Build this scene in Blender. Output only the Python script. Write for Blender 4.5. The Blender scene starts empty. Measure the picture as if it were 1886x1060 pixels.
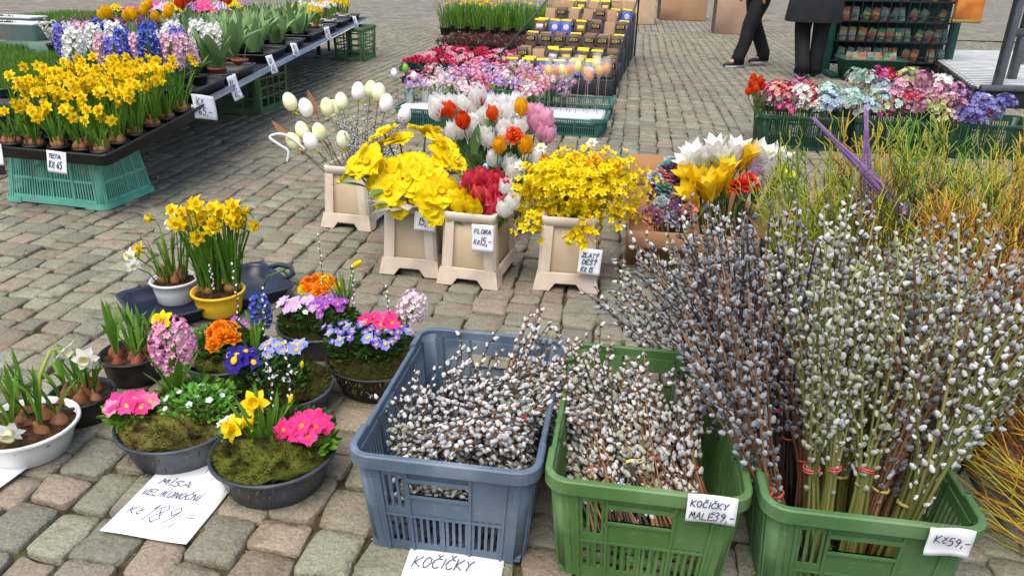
import bpy, math, random
import numpy as np

# ------------------------------------------------------------------ camera, sky, sun, exposure
scn = bpy.context.scene
COL = scn.collection
def make_camera():
    cam = bpy.data.cameras.new('camera'); co = bpy.data.objects.new('camera', cam); COL.objects.link(co)
    pitch, roll, H = .404, .023, 1.179
    fw = np.array([0, math.cos(pitch), -math.sin(pitch)]); r = np.array([1., 0, 0]); u = np.cross(r, fw)
    c, s = math.cos(roll), math.sin(roll)
    r2 = c*r+s*u; u2 = -s*r+c*u
    from mathutils import Matrix
    M = Matrix.Identity(4)
    for i in range(3):
        M[i][0] = r2[i]; M[i][1] = u2[i]; M[i][2] = -fw[i]
    M[2][3] = H
    co.matrix_world = M
    cam.sensor_width = 36; cam.sensor_fit = 'HORIZONTAL'; cam.lens = 1420/1886*36
    cam.clip_start = .05; cam.clip_end = 500
    scn.camera = co
make_camera()
SUN_EL, SUN_AZ = math.radians(66), math.radians(205)      # soft high light from behind left
w = bpy.data.worlds.new('World'); scn.world = w; w.use_nodes = True
nt = w.node_tree
sky = nt.nodes.new('ShaderNodeTexSky'); sky.sky_type = 'NISHITA'; sky.sun_disc = False
sky.sun_elevation = SUN_EL; sky.sun_rotation = SUN_AZ
sky.air_density = 1.0; sky.dust_density = 4.0; sky.ozone_density = .6
nt.links.new(sky.outputs[0], nt.nodes['Background'].inputs[0])
nt.nodes['Background'].inputs[1].default_value = .15
sl = bpy.data.lights.new('sun', 'SUN'); so = bpy.data.objects.new('sun', sl); COL.objects.link(so)
sl.energy = 1.0; sl.angle = math.radians(55); sl.color = (1, .975, .93)
so.rotation_euler = (math.pi/2-SUN_EL, 0, math.pi-SUN_AZ)
scn.view_settings.view_transform = 'Standard'; scn.view_settings.look = 'None'
scn.view_settings.exposure = 0.80; scn.view_settings.gamma = 1

# ------------------------------------------------------------------ helpers
rng = random.Random(11)
R = math.radians
def U(a, b): return rng.uniform(a, b)
def S(h, k=1.0):
    h = h.lstrip('#'); out = []
    for i in (0, 2, 4):
        c = int(h[i:i+2], 16)/255
        out.append(min(1, k*(c/12.92 if c <= .04045 else ((c+.055)/1.055)**2.4)))
    return tuple(out)+(1,)
def rotm(rx=0, ry=0, rz=0):
    cx, sx, cy, sy, cz, sz = math.cos(rx), math.sin(rx), math.cos(ry), math.sin(ry), math.cos(rz), math.sin(rz)
    X = np.array([[1, 0, 0], [0, cx, -sx], [0, sx, cx]]); Y = np.array([[cy, 0, sy], [0, 1, 0], [-sy, 0, cy]]); Z = np.array([[cz, -sz, 0], [sz, cz, 0], [0, 0, 1]])
    return Z @ Y @ X
def aim(d, roll=0):
    """matrix whose local +Z points along d"""
    z = np.array(d, float); z /= np.linalg.norm(z)
    a = np.array([0, 0, 1.]) if abs(z[2]) < .95 else np.array([1., 0, 0])
    x = np.cross(a, z); x /= np.linalg.norm(x); y = np.cross(z, x)
    M = np.stack([x, y, z], 1)
    return M @ rotm(0, 0, roll)

class Sh:
    """a bag of polygons: vertices, loop indices, face sizes, material slots"""
    def __init__(s, V, F=None, m=0, L=None, Z=None, M=None):
        s.V = np.asarray(V, float).reshape(-1, 3)
        if F is not None:
            s.L = np.array([i for f in F for i in f], np.int64); s.Z = np.array([len(f) for f in F], np.int64)
            s.M = np.full(len(F), m, np.int64)
        else: s.L, s.Z, s.M = L, Z, M
    def tf(s, A=None, loc=(0, 0, 0), k=1.0):
        V = s.V*k
        if A is not None: V = V @ np.asarray(A).T
        return Sh(V+np.asarray(loc, float), L=s.L, Z=s.Z, M=s.M)
    def mat(s, m): return Sh(s.V, L=s.L, Z=s.Z, M=np.full(len(s.Z), m, np.int64))
    def fn(s, f): return Sh(np.array([f(*v) for v in s.V]), L=s.L, Z=s.Z, M=s.M)
def join(shs):
    off = 0; Ls = []
    for s in shs: Ls.append(s.L+off); off += len(s.V)
    return Sh(np.concatenate([s.V for s in shs]), L=np.concatenate(Ls), Z=np.concatenate([s.Z for s in shs]), M=np.concatenate([s.M for s in shs]))
def scatter(T, mats, locs):
    """many copies of one shape at once; mats (n,3,3), locs (n,3)"""
    mats = np.asarray(mats, float); locs = np.asarray(locs, float); n = len(locs); k = len(T.V)
    V = np.einsum('nij,kj->nki', mats, T.V)+locs[:, None, :]
    L = (T.L[None, :]+(np.arange(n)*k)[:, None]).ravel()
    return Sh(V.reshape(-1, 3), L=L, Z=np.tile(T.Z, n), M=np.tile(T.M, n))
def mesh(name, shs, mats, smooth=True):
    s = join(shs) if isinstance(shs, (list, tuple)) else shs
    me = bpy.data.meshes.new(name)
    me.vertices.add(len(s.V)); me.vertices.foreach_set('co', s.V.ravel())
    me.loops.add(len(s.L)); me.loops.foreach_set('vertex_index', s.L)
    me.polygons.add(len(s.Z)); st = np.concatenate([[0], np.cumsum(s.Z)[:-1]])
    me.polygons.foreach_set('loop_start', st)
    if not isinstance(mats, (list, tuple)): mats = [mats]
    for m in mats: me.materials.append(m)
    me.polygons.foreach_set('material_index', s.M)
    me.polygons.foreach_set('use_smooth', np.full(len(s.Z), bool(smooth)))
    me.update(calc_edges=True); me.validate()
    return me
def put(name, me, parent=None, loc=(0, 0, 0), A=None, k=None, kind=None):
    o = bpy.data.objects.new(name, me); COL.objects.link(o)
    o.location = loc
    if A is not None:
        from mathutils import Matrix
        o.rotation_euler = Matrix([list(map(float, r)) for r in A]).to_euler()
    if k is not None: o.scale = (k, k, k) if isinstance(k, (int, float)) else k
    if parent is not None: o.parent = parent
    if kind: o['kind'] = kind
    return o
def part(name, shs, mats, parent, loc=(0, 0, 0), A=None, smooth=True, kind=None, label=None, k=None):
    o = put(name, mesh(name, shs, mats, smooth), parent, loc, A, k, kind)
    if label: o['label'] = label
    return o
def tag(o, label, cat, group=None):
    o['label'] = label; o['category'] = cat
    if group: o['group'] = group
    return o
def thing(name, label, cat, loc=(0, 0, 0), yaw=0, group=None):
    o = bpy.data.objects.new(name, None); COL.objects.link(o); o.empty_display_size = .05
    o.location = loc; o.rotation_euler = (0, 0, yaw)
    return tag(o, label, cat, group)

# ---- shapes
def box(sx, sy, sz, c=(0, 0, 0), b=0, m=0):
    """box centred on c, chamfered by b"""
    h = np.array([sx, sy, sz])/2; c = np.asarray(c, float)
    if b <= 0:
        V = [(x*h[0], y*h[1], z*h[2]) for z in (-1, 1) for y in (-1, 1) for x in (-1, 1)]
        F = [(0, 2, 3, 1), (4, 5, 7, 6), (0, 1, 5, 4), (2, 6, 7, 3), (0, 4, 6, 2), (1, 3, 7, 5)]
        return Sh(np.array(V)+c, F, m)
    b = min(b, h.min()*.95); V = []; idx = {}
    for sxn in (-1, 1):
        for syn in (-1, 1):
            for szn in (-1, 1):
                for a in range(3):
                    p = np.array([sxn, syn, szn])*h - np.array([sxn, syn, szn])*b
                    p[a] = np.array([sxn, syn, szn])[a]*h[a]
                    idx[(sxn, syn, szn, a)] = len(V); V.append(p)
    F = []
    for a in range(3):
        o = [i for i in range(3) if i != a]
        for sg in (-1, 1):
            q = []
            for e in ((-1, -1), (1, -1), (1, 1), (-1, 1)):
                k = [0, 0, 0]; k[a] = sg; k[o[0]] = e[0]; k[o[1]] = e[1]; q.append(idx[(*k, a)])
            if (sg > 0) != (a != 1): q = q[::-1]
            F.append(tuple(q))
    for a in range(3):
        o = [i for i in range(3) if i != a]
        for e in ((-1, -1), (1, -1), (1, 1), (-1, 1)):
            ks = []
            for sg in (-1, 1):
                k = [0, 0, 0]; k[a] = sg; k[o[0]] = e[0]; k[o[1]] = e[1]; ks.append(tuple(k))
            q = (idx[(*ks[0], o[0])], idx[(*ks[1], o[0])], idx[(*ks[1], o[1])], idx[(*ks[0], o[1])])
            F.append(q)
    for x in (-1, 1):
        for y in (-1, 1):
            for z in (-1, 1): F.append((idx[(x, y, z, 0)], idx[(x, y, z, 1)], idx[(x, y, z, 2)]))
    return Sh(np.array(V)+c, F, m)
def tube(P, r, n=6, cap=True, m=0):
    P = np.asarray(P, float); k = len(P)
    r = np.full(k, r) if np.isscalar(r) else np.asarray(r, float)
    T = np.gradient(P, axis=0); T /= np.linalg.norm(T, axis=1)[:, None]+1e-12
    a = np.array([0, 0, 1.]) if abs(T[0][2]) < .9 else np.array([1., 0, 0])
    x = np.cross(T[0], a); x /= np.linalg.norm(x)
    V = []; ang = np.arange(n)*2*math.pi/n
    for i in range(k):
        x = x-T[i]*(x@T[i]); x /= np.linalg.norm(x)+1e-12; y = np.cross(T[i], x)
        V.append(P[i]+r[i]*(np.cos(ang)[:, None]*x+np.sin(ang)[:, None]*y))
    V = np.concatenate(V); F = []
    for i in range(k-1):
        for j in range(n):
            q = (j+1) % n; F.append((i*n+j, i*n+q, (i+1)*n+q, (i+1)*n+j))
    if cap: F.append(tuple(range(n))[::-1]); F.append(tuple((k-1)*n+j for j in range(n)))
    return Sh(V, F, m)
def lathe(prof, n=16, m=0, cap0=True, cap1=False, sx=1, sy=1):
    ang = np.arange(n)*2*math.pi/n; V = []; F = []
    for r, z in prof:
        V += [(r*math.cos(a)*sx, r*math.sin(a)*sy, z) for a in ang]
    for i in range(len(prof)-1):
        for j in range(n):
            q = (j+1) % n; F.append((i*n+j, i*n+q, (i+1)*n+q, (i+1)*n+j))
    if cap0: F.append(tuple(range(n))[::-1])
    if cap1: F.append(tuple((len(prof)-1)*n+j for j in range(n)))
    return Sh(V, F, m)
def ell(rx, ry, rz, nu=8, nv=5, m=0, egg=0):
    prof = []
    for i in range(1, nv):
        t = math.pi*i/nv; prof.append((math.sin(t)*(1-egg*math.cos(t)*-1), -math.cos(t)))
    V = [(0, 0, -rz)]; ang = np.arange(nu)*2*math.pi/nu; F = []
    for r, z in prof: V += [(r*rx*math.cos(a), r*ry*math.sin(a), z*rz) for a in ang]
    V.append((0, 0, rz)); e = len(V)-1
    for j in range(nu):
        q = (j+1) % nu; F.append((0, 1+q, 1+j)); F.append((e, 1+(nv-2)*nu+j, 1+(nv-2)*nu+q))
        for i in range(nv-2): F.append((1+i*nu+j, 1+i*nu+q, 1+(i+1)*nu+q, 1+(i+1)*nu+j))
    return Sh(V, F, m)
def spl(P, k=6):
    """smooth curve through the points"""
    P = np.asarray(P, float); Q = np.vstack([2*P[0]-P[1], P, 2*P[-1]-P[-2]]); out = []
    for i in range(1, len(Q)-2):
        a, b, c, d = Q[i-1], Q[i], Q[i+1], Q[i+2]
        for j in range(k):
            t = j/k; out.append(.5*(2*b+(c-a)*t+(2*a-5*b+4*c-d)*t*t+(3*b-a-3*c+d)*t**3))
    out.append(P[-1]); return np.array(out)
def leaf(L, W, bend=0., fold=.2, n=5, tip=.6, base=.35, m=0, wave=0., twist=0.):
    """blade from the origin, rising along +Z and bending towards +X; width along Y"""
    V = []; F = []; p = np.zeros(3); a = 0
    for i in range(n+1):
        t = i/n
        wv = W*.5*(base+(1-base)*math.sin(min(1, t/(1-tip+1e-6))*math.pi/2) if t < 1-tip else max(0, math.cos((t-(1-tip))/tip*math.pi/2))**.8)
        wv = max(wv, W*.02)
        d = np.array([math.sin(a), 0, math.cos(a)]); nn = np.array([math.cos(a), 0, -math.sin(a)])
        tw = twist*t; yv = np.array([0, 1, 0])*math.cos(tw)+nn*math.sin(tw)
        wz = wave*W*math.sin(t*9)
        V += [p-yv*wv+nn*(fold*wv+wz), p, p+yv*wv+nn*(fold*wv-wz)]
        p = p+d*L/n; a += bend/n
    for i in range(n):
        for j in range(2): F.append((i*3+j, i*3+j+1, i*3+j+4, i*3+j+3))
    return Sh(V, F, m)
def petal(L, W, open_=.6, curl=.5, cup=.25, n=4, shape='round', m=0, ruf=0, ph=0, c=4):
    """petal from the origin; leaves +Z at angle open_, curls outwards by curl (radians) towards +X"""
    V = []; F = []; p = np.zeros(3); a = open_
    for i in range(n+1):
        t = i/n
        if shape == 'round': wv = W*.5*(max(0.02, math.sin(math.pi*min(1, .1+.9*t**.8)))**.6 if t < .98 else .35)
        elif shape == 'heart': wv = W*.5*(.15+.85*math.sin(t*math.pi/2))
        elif shape == 'point': wv = W*.5*max(.03, max(0, math.sin(math.pi*(.12+.88*t)))**.9)
        else: wv = W*.5*max(.06, math.sin(math.pi*(.08+.80*t)))
        d = np.array([math.sin(a), 0, math.cos(a)]); nn = np.array([-math.cos(a), 0, math.sin(a)])
        for j in range(c+1):
            s = j/c*2-1
            lift = cup*wv*s*s + ruf*W*math.sin(s*5+ph+i)*t
            q = p+np.array([0, wv*s, 0])+nn*lift
            if shape == 'heart' and i == n: q = q-d*L*.16*(1-abs(s))
            elif i == n and shape == 'round': q = q-d*L*.12*s*s
            V.append(q)
        p = p+d*L/n; a += curl/n
    for i in range(n):
        for j in range(c): F.append((i*(c+1)+j, i*(c+1)+j+1, (i+1)*(c+1)+j+1, (i+1)*(c+1)+j))
    return Sh(V, F, m)
def whorl(P, n, ph=0, loc=(0, 0, 0)):
    return [P.tf(rotm(0, 0, ph+2*math.pi*i/n), loc) for i in range(n)]
def prism(poly, t, m=0):
    """2-D outline in XZ, thickness t along Y (0..t)"""
    n = len(poly); V = [(x, 0, z) for x, z in poly]+[(x, t, z) for x, z in poly]
    F = [tuple(range(n)), tuple(range(n, 2*n))[::-1]]+[(i, i+n, (i+1) % n+n, (i+1) % n) for i in range(n)]
    return Sh(V, F, m)
def rrect(W, L, r, k=4):
    pts = []
    for cx, cy, a0 in ((W/2-r, L/2-r, 0), (-W/2+r, L/2-r, 90), (-W/2+r, -L/2+r, 180), (W/2-r, -L/2+r, 270)):
        for i in range(k+1):
            a = R(a0+90*i/k); pts.append((cx+r*math.cos(a), cy+r*math.sin(a)))
    return pts
def rings(rs, m=0, cap0=False, cap1=False, close=False):
    """skin a stack of equally long vertex rings"""
    n = len(rs[0]); V = [p for r in rs for p in r]; F = []; k = len(rs)
    for i in range(k if close else k-1):
        a, b = i*n, ((i+1) % k)*n
        for j in range(n):
            q = (j+1) % n; F.append((a+j, a+q, b+q, b+j))
    if cap0: F.append(tuple(range(n))[::-1])
    if cap1: F.append(tuple((k-1)*n+j for j in range(n)))
    return Sh(V, F, m)
def rrings(spec, r, m=0, cap0=False, cap1=False, close=False, k=4):
    """rounded-rectangle rings: spec = [(W, L, z), ...]"""
    return rings([[(x, y, z) for x, y in rrect(W, L, max(.002, r+min(0, 0)), k)] for W, L, z in spec], m, cap0, cap1, close)

# ---- procedural materials
def mat(name, cols, rough=.55, spec=.4, isl=1.0, nsc=30., namt=.35, bump=0., bsc=60., sheen=0., trans=0., metal=0., alpha=None, coat=0., space='Object', wear=None, scr=None):
    """ramp over cols driven by a random value per piece plus noise"""
    m = bpy.data.materials.new(name); m.use_nodes = True; t = m.node_tree; N = t.nodes; K = t.links
    b = N['Principled BSDF']; out = N['Material Output']
    tc = N.new('ShaderNodeTexCoord'); no = N.new('ShaderNodeTexNoise'); no.inputs['Scale'].default_value = nsc; no.inputs['Detail'].default_value = 4
    ge = N.new('ShaderNodeNewGeometry')
    CO = ge.outputs['Position'] if space == 'World' else tc.outputs[space]
    K.new(CO, no.inputs['Vector']); oi = N.new('ShaderNodeObjectInfo')
    ad = N.new('ShaderNodeMath'); ad.operation = 'ADD'; K.new(ge.outputs['Random Per Island'], ad.inputs[0]); K.new(oi.outputs['Random'], ad.inputs[1])
    fr = N.new('ShaderNodeMath'); fr.operation = 'FRACT'; K.new(ad.outputs[0], fr.inputs[0])
    mx = N.new('ShaderNodeMix'); mx.inputs[0].default_value = namt
    K.new(fr.outputs[0], mx.inputs[2]); K.new(no.outputs[0], mx.inputs[3])
    if isl <= 0: mx.inputs[0].default_value = 1.0
    rp = N.new('ShaderNodeValToRGB'); cr = rp.color_ramp
    n = len(cols)
    while len(cr.elements) < n: cr.elements.new(.5)
    lo, hi = (.05, .95) if isl > 0 else (.3, .7)
    for i, c in enumerate(cols):
        cr.elements[i].position = lo+(hi-lo)*(i/(n-1) if n > 1 else 0); cr.elements[i].color = c
    if n == 1: cr.elements[1].color = cols[0]; cr.elements[1].position = 1
    K.new(mx.outputs[0], rp.inputs[0]); col = rp.outputs[0]
    if wear is not None:                       # second, coarser layer of dirt with a shape of its own
        wc, ws, wl, wh = wear
        n2 = N.new('ShaderNodeTexNoise'); n2.inputs['Scale'].default_value = ws; n2.inputs['Detail'].default_value = 6
        K.new(CO, n2.inputs['Vector'])
        mr = N.new('ShaderNodeMapRange'); mr.inputs[1].default_value = wl; mr.inputs[2].default_value = wh; K.new(n2.outputs[0], mr.inputs[0])
        m2 = N.new('ShaderNodeMix'); m2.data_type = 'RGBA'; K.new(mr.outputs[0], m2.inputs[0]); K.new(col, m2.inputs[6]); m2.inputs[7].default_value = wc
        col = m2.outputs[2]
    if scr is not None:                        # fine scuffs running one way
        mp = N.new('ShaderNodeMapping'); mp.inputs['Scale'].default_value = (16, 16, 42); mp.inputs['Rotation'].default_value = (.5, .3, .2); K.new(CO, mp.inputs[0])
        n3 = N.new('ShaderNodeTexNoise'); n3.inputs['Scale'].default_value = 2.2; n3.inputs['Detail'].default_value = 8; n3.inputs['Roughness'].default_value = .75; K.new(mp.outputs[0], n3.inputs['Vector'])
        m3 = N.new('ShaderNodeMapRange'); m3.inputs[1].default_value = .57; m3.inputs[2].default_value = .80; m3.inputs[4].default_value = .6; K.new(n3.outputs[0], m3.inputs[0])
        m4 = N.new('ShaderNodeMix'); m4.data_type = 'RGBA'; K.new(m3.outputs[0], m4.inputs[0]); K.new(col, m4.inputs[6]); m4.inputs[7].default_value = scr; col = m4.outputs[2]
        n5 = N.new('ShaderNodeTexNoise'); n5.inputs['Scale'].default_value = 3.5; n5.inputs['Detail'].default_value = 7; K.new(CO, n5.inputs['Vector'])
        m5 = N.new('ShaderNodeMapRange'); m5.inputs[1].default_value = .55; m5.inputs[2].default_value = .75; m5.inputs[4].default_value = .5; K.new(n5.outputs[0], m5.inputs[0])
        m6 = N.new('ShaderNodeMix'); m6.data_type = 'RGBA'; K.new(m5.outputs[0], m6.inputs[0]); K.new(col, m6.inputs[6]); m6.inputs[7].default_value = S('5c5244'); col = m6.outputs[2]
        m7 = N.new('ShaderNodeMapRange'); m7.inputs[3].default_value = rough-.08; m7.inputs[4].default_value = rough+.25; K.new(n5.outputs[0], m7.inputs[0]); K.new(m7.outputs[0], b.inputs['Roughness'])
    K.new(col, b.inputs['Base Color'])
    b.inputs['Roughness'].default_value = rough; b.inputs['Specular IOR Level'].default_value = spec; b.inputs['Metallic'].default_value = metal
    b.inputs['Sheen Weight'].default_value = sheen; b.inputs['Sheen Roughness'].default_value = .28
    b.inputs['Coat Weight'].default_value = coat
    if bump > 0:
        bn = N.new('ShaderNodeTexNoise'); bn.inputs['Scale'].default_value = bsc; bn.inputs['Detail'].default_value = 6
        K.new(CO, bn.inputs['Vector'])
        bp = N.new('ShaderNodeBump'); bp.inputs['Strength'].default_value = bump; bp.inputs['Distance'].default_value = .004
        K.new(bn.outputs[0], bp.inputs['Height']); K.new(bp.outputs[0], b.inputs['Normal'])
    sh = b.outputs[0]
    if trans > 0:
        tr = N.new('ShaderNodeBsdfTranslucent'); K.new(col, tr.inputs['Color'])
        ms = N.new('ShaderNodeMixShader'); ms.inputs[0].default_value = trans; K.new(sh, ms.inputs[1]); K.new(tr.outputs[0], ms.inputs[2]); sh = ms.outputs[0]
    if alpha is not None:
        tp = N.new('ShaderNodeBsdfTransparent'); ms = N.new('ShaderNodeMixShader'); ms.inputs[0].default_value = alpha
        K.new(tp.outputs[0], ms.inputs[1]); K.new(sh, ms.inputs[2]); sh = ms.outputs[0]
    K.new(sh, out.inputs['Surface'])
    return m
MATS = {}
def flat(hexs, **k):
    key = (tuple(hexs), tuple(sorted(k.items())))
    if key not in MATS: MATS[key] = mat('material_%d' % len(MATS), [S(h) for h in hexs], **k)
    return MATS[key]
def petalm(*hexs): return flat(hexs, rough=.6, spec=.25, trans=.28, namt=.3, nsc=60)
def plast(*hexs, **k):
    d = dict(rough=.42, spec=.45, isl=0, nsc=7, bump=.12, bsc=40); d.update(k); return flat(hexs, **d)
GREEN = petalm('3f6b1e', '5d8a2a', '7ea33a')
DKGREEN = petalm('23431a', '35591f', '4c7330')
GREY_GREEN = petalm('5c7f4a', '7b9c62', '93ad72')
YELLOW = petalm('edcf00', 'f4da06', 'fde81c')
ORANGE = petalm('ee7a06', 'f5920a', 'fba81a')
SOIL = flat(['241a12', '3a2a1c', '52402c'], rough=.95, spec=.1, isl=0, nsc=60, bump=.8, bsc=120)
WOOD = flat(['3c2a20', '553a2a', '6b4b35'], rough=.8, spec=.2)
PAPER = flat(['dfe1e2', 'ecedec', 'f2f2ef'], rough=.8, spec=.15, isl=0, nsc=9, bump=.06, bsc=30)
INK = flat(['2a3050', '3c4668'], rough=.6)
BLACKP = plast('17181a', '212224', wear=(S('4a4640'), 9, .58, .8))

# ------------------------------------------------------------------ pavement
def build_pavement():
    joint = flat(['2c251b', '473c2d', '635641'], rough=.95, spec=.1, isl=0, nsc=35, bump=1., bsc=160, wear=(S('5f6440'), 5, .55, .72))
    stone = mat('granite_sett', [S('5f5e52'), S('868670'), S('7e6f5e'), S('909078'), S('747464'), S('958672'), S('767a66')], rough=.82, spec=.3, namt=.22, nsc=3.2, bump=1.0, bsc=55, space='World', wear=(S('6e6552'), 14, .52, .75))
    # fine speckle of the granite
    for nn in stone.node_tree.nodes:
        if nn.type == 'BUMP': nn.inputs['Distance'].default_value = .008
    t = stone.node_tree; N = t.nodes; K = t.links; b = N['Principled BSDF']
    src = b.inputs['Base Color'].links[0].from_socket
    tc = next(n for n in N if n.type == 'NEW_GEOMETRY')
    sp = N.new('ShaderNodeTexNoise'); sp.inputs['Scale'].default_value = 150; sp.inputs['Detail'].default_value = 6; sp.inputs['Roughness'].default_value = .8; K.new(tc.outputs['Position'], sp.inputs['Vector'])
    rp = N.new('ShaderNodeMapRange'); rp.inputs[1].default_value = .3; rp.inputs[2].default_value = .7; rp.inputs[3].default_value = .5; rp.inputs[4].default_value = 1.5; K.new(sp.outputs[0], rp.inputs[0])
    mu = N.new('ShaderNodeMix'); mu.data_type = 'RGBA'; mu.blend_type = 'MULTIPLY'; mu.inputs[0].default_value = 1
    bn = N.new('ShaderNodeTexNoise'); bn.inputs['Scale'].default_value = .55; bn.inputs['Detail'].default_value = 3; K.new(tc.outputs['Position'], bn.inputs['Vector'])
    br = N.new('ShaderNodeMapRange'); br.inputs[1].default_value = .38; br.inputs[2].default_value = .66; br.inputs[4].default_value = .35; K.new(bn.outputs[0], br.inputs[0])
    bm = N.new('ShaderNodeMix'); bm.data_type = 'RGBA'; K.new(br.outputs[0], bm.inputs[0]); K.new(src, bm.inputs[6]); bm.inputs[7].default_value = S('6f6d6b'); src = bm.outputs[2]
    K.new(src, mu.inputs[6]); K.new(rp.outputs[0], mu.inputs[7]); K.new(mu.outputs[2], b.inputs['Base Color'])
    g = Sh([(-60, -6, 0), (60, -6, 0), (60, 90, 0), (-60, 90, 0)], [(0, 1, 2, 3)])
    pav = part('pavement', g, joint, None, loc=(0, 0, -.016)); pav['kind'] = 'structure'
    rg = random.Random(5)
    eu = np.array([math.cos(R(-11)), math.sin(R(-11))]); ev = np.array([math.sin(R(7.5)), math.cos(R(7.5))])
    stones = []
    u = -12.0
    while u < 13:
        near = abs(u) < 3.5
        wd = rg.uniform(.085, .130)
        v = -1.0+rg.uniform(0, .15)
        while v < 15.5:
            c = eu*(u+wd/2)+ev*v
            big = 1.0
            if c[0] < -.1 and c[1] < 1.7: big = 1.1
            ln = rg.uniform(.085, .15)*big
            c = eu*(u+wd/2)+ev*(v+ln/2)
            if c[1] > .75 and abs(c[0]-.02*c[1]) < .75*c[1]+.75 and c[1] < 14.6:
                stones.append((c[0]+.02*math.sin(c[1]*.9+c[0]*.7), c[1]+.02*math.sin(c[0]*1.3), wd, ln))
            v += ln
        u += wd
    def one(cx, cy, wd, ln, n, lod):
        # corners, jittered and pulled in by the joint, then rounded
        jt = .0030; j = .013
        hw, hl = wd/2-jt, ln/2-jt
        cs = [np.array([0., 0.])]*4
        cs = []
        for sx, sy in ((-1, -1), (1, -1), (1, 1), (-1, 1)):
            cs.append(eu*(sx*hw+rg.uniform(-j, j*.6))+ev*(sy*hl+rg.uniform(-j, j*.6)))
        cs = np.array(cs); ring = []
        f = rg.uniform(.07, .17)
        for i in range(4):
            p, a, b_ = cs[i], cs[i-1], cs[(i+1) % 4]
            q0 = p+(a-p)*f; q1 = p+(b_-p)*f
            if n == 4: ring += [p*.97]
            elif n == 12: ring += [q0, (q0+q1)*.25+p*.5, q1]
            else: ring += [q0*.8+p*.2, q1*.8+p*.2]
            if n == 12:
                pass
        if n == 12:                            # chip the straight edges
            r2 = []
            for i in range(len(ring)):
                r2.append(ring[i])
                if i % 3 == 2:
                    q = ring[(i+1) % len(ring)]; mid = (ring[i]+q)/2
                    r2.append(mid*rg.uniform(.95, 1.03)+np.array([rg.uniform(-.003, .003), rg.uniform(-.003, .003)]))
            ring = r2
        ring = np.array(ring); m = len(ring)
        h = rg.uniform(-.005, .003); tx, ty = rg.uniform(-.035, .035), rg.uniform(-.035, .035)
        def lay(k, z):
            xy = ring*k+ (np.array([[rg.uniform(-.0022, .0022), rg.uniform(-.0022, .0022)] for _ in range(m)]) if lod else 0)
            zz = h+z+xy[:, 0]*tx+xy[:, 1]*ty
            return np.column_stack([xy, zz])
        L = [lay(1.0, -.022), lay(.988, -.0042), lay(.945, -.0008)] if cy < 6.5 else [lay(1.0, -.018), lay(.95, -.001)]
        if lod: L.append(lay(.55, rg.uniform(-.0015, .0025)))
        V = np.concatenate(L+[np.array([[0, 0, h+.002]])])
        F = []
        for i in range(len(L)-1):
            for k in range(m): F.append((i*m+k, i*m+(k+1) % m, (i+1)*m+(k+1) % m, (i+1)*m+k))
        e = len(V)-1; o = (len(L)-1)*m
        for k in range(m): F.append((o+k, o+(k+1) % m, e))
        return Sh(V, F)
    # nearest and visible stones are objects of their own
    def hidden(x, y):
        return (-.32 < x < 1.0 and 1.12 < y < 1.85) or (y < 1.16) or abs(x) > .66*y+.12 or ((x+.55)**2+(y-1.53)**2 < .015) or ((x+.83)**2+(y-1.64)**2 < .015) or ((x+.39)**2+(y-2.0)**2 < .012) or (x > .9 and y < 2.6)
    order = sorted([s for s in stones if not hidden(s[0], s[1])], key=lambda s: s[1]/(s[2]*s[3])**.5*1.0+s[1]*3)
    sel = set(order[:298])
    rest = []
    for s in stones:
        if s in sel:
            part('cobblestone', one(*s, 12, True), stone, pav, loc=(s[0], s[1], .016))
        else:
            rest.append(one(*s, 12 if s[1] < 4.5 else 8 if s[1] < 8 else 4, s[1] < 3.5).tf(loc=(s[0], s[1], .016)))
    part('cobblestones', rest, stone, pav, kind='stuff')
    # farther paving, too far to tell the setts apart
    far = mat('far_setts', [S('777468'), S('8a8577'), S('978f80')], rough=.85, spec=.25, isl=0, nsc=2.5, bump=.6, bsc=9)
    t = far.node_tree; N = t.nodes; K = t.links; b = N['Principled BSDF']; src = b.inputs['Base Color'].links[0].from_socket
    bk = N.new('ShaderNodeTexBrick'); bk.inputs['Scale'].default_value = 1; bk.inputs['Brick Width'].default_value = .14; bk.inputs['Row Height'].default_value = .12; bk.inputs['Mortar Size'].default_value = .012
    bk.inputs['Color1'].default_value = (.75, .75, .75, 1); bk.inputs['Color2'].default_value = (1.15, 1.12, 1.05, 1); bk.inputs['Mortar'].default_value = (.35, .33, .3, 1)
    mp = N.new('ShaderNodeMapping'); mp.inputs['Rotation'].default_value = (0, 0, R(-82)); K.new(next(n for n in N if n.type == 'NEW_GEOMETRY').outputs['Position'], mp.inputs[0]); K.new(mp.outputs[0], bk.inputs['Vector'])
    mu = N.new('ShaderNodeMix'); mu.data_type = 'RGBA'; mu.blend_type = 'MULTIPLY'; mu.inputs[0].default_value = 1; K.new(src, mu.inputs[6]); K.new(bk.outputs[0], mu.inputs[7]); K.new(mu.outputs[2], b.inputs['Base Color'])
    fp = part('far_pavement', Sh([(-60, 14.5, 0), (60, 14.5, 0), (60, 90, 0), (-60, 90, 0)], [(0, 1, 2, 3)]), far, None, loc=(0, 0, -.004)); fp['kind'] = 'structure'
    # grit and bits of moss in the joints
    gs = []; T = ell(1, 1, .6, 4, 3)
    ms, ls = [], []
    for _ in range(1500):
        y = 1.1+3.6*rg.random()**1.5; x = rg.uniform(-.7, .6)*y
        k = rg.uniform(.0012, .0035); ms.append(np.eye(3)*k); ls.append((x, y, -.0145+rg.uniform(0, .002)))
    o = part('joint_grit', scatter(T, ms, ls), flat(['5a5142', '8c8270', 'b0a894'], rough=.9), pav, loc=(0, 0, .016), kind='stuff')
    T = leaf(1, .5, .8, .3, 3, .6, .4); ms, ls = [], []
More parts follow.
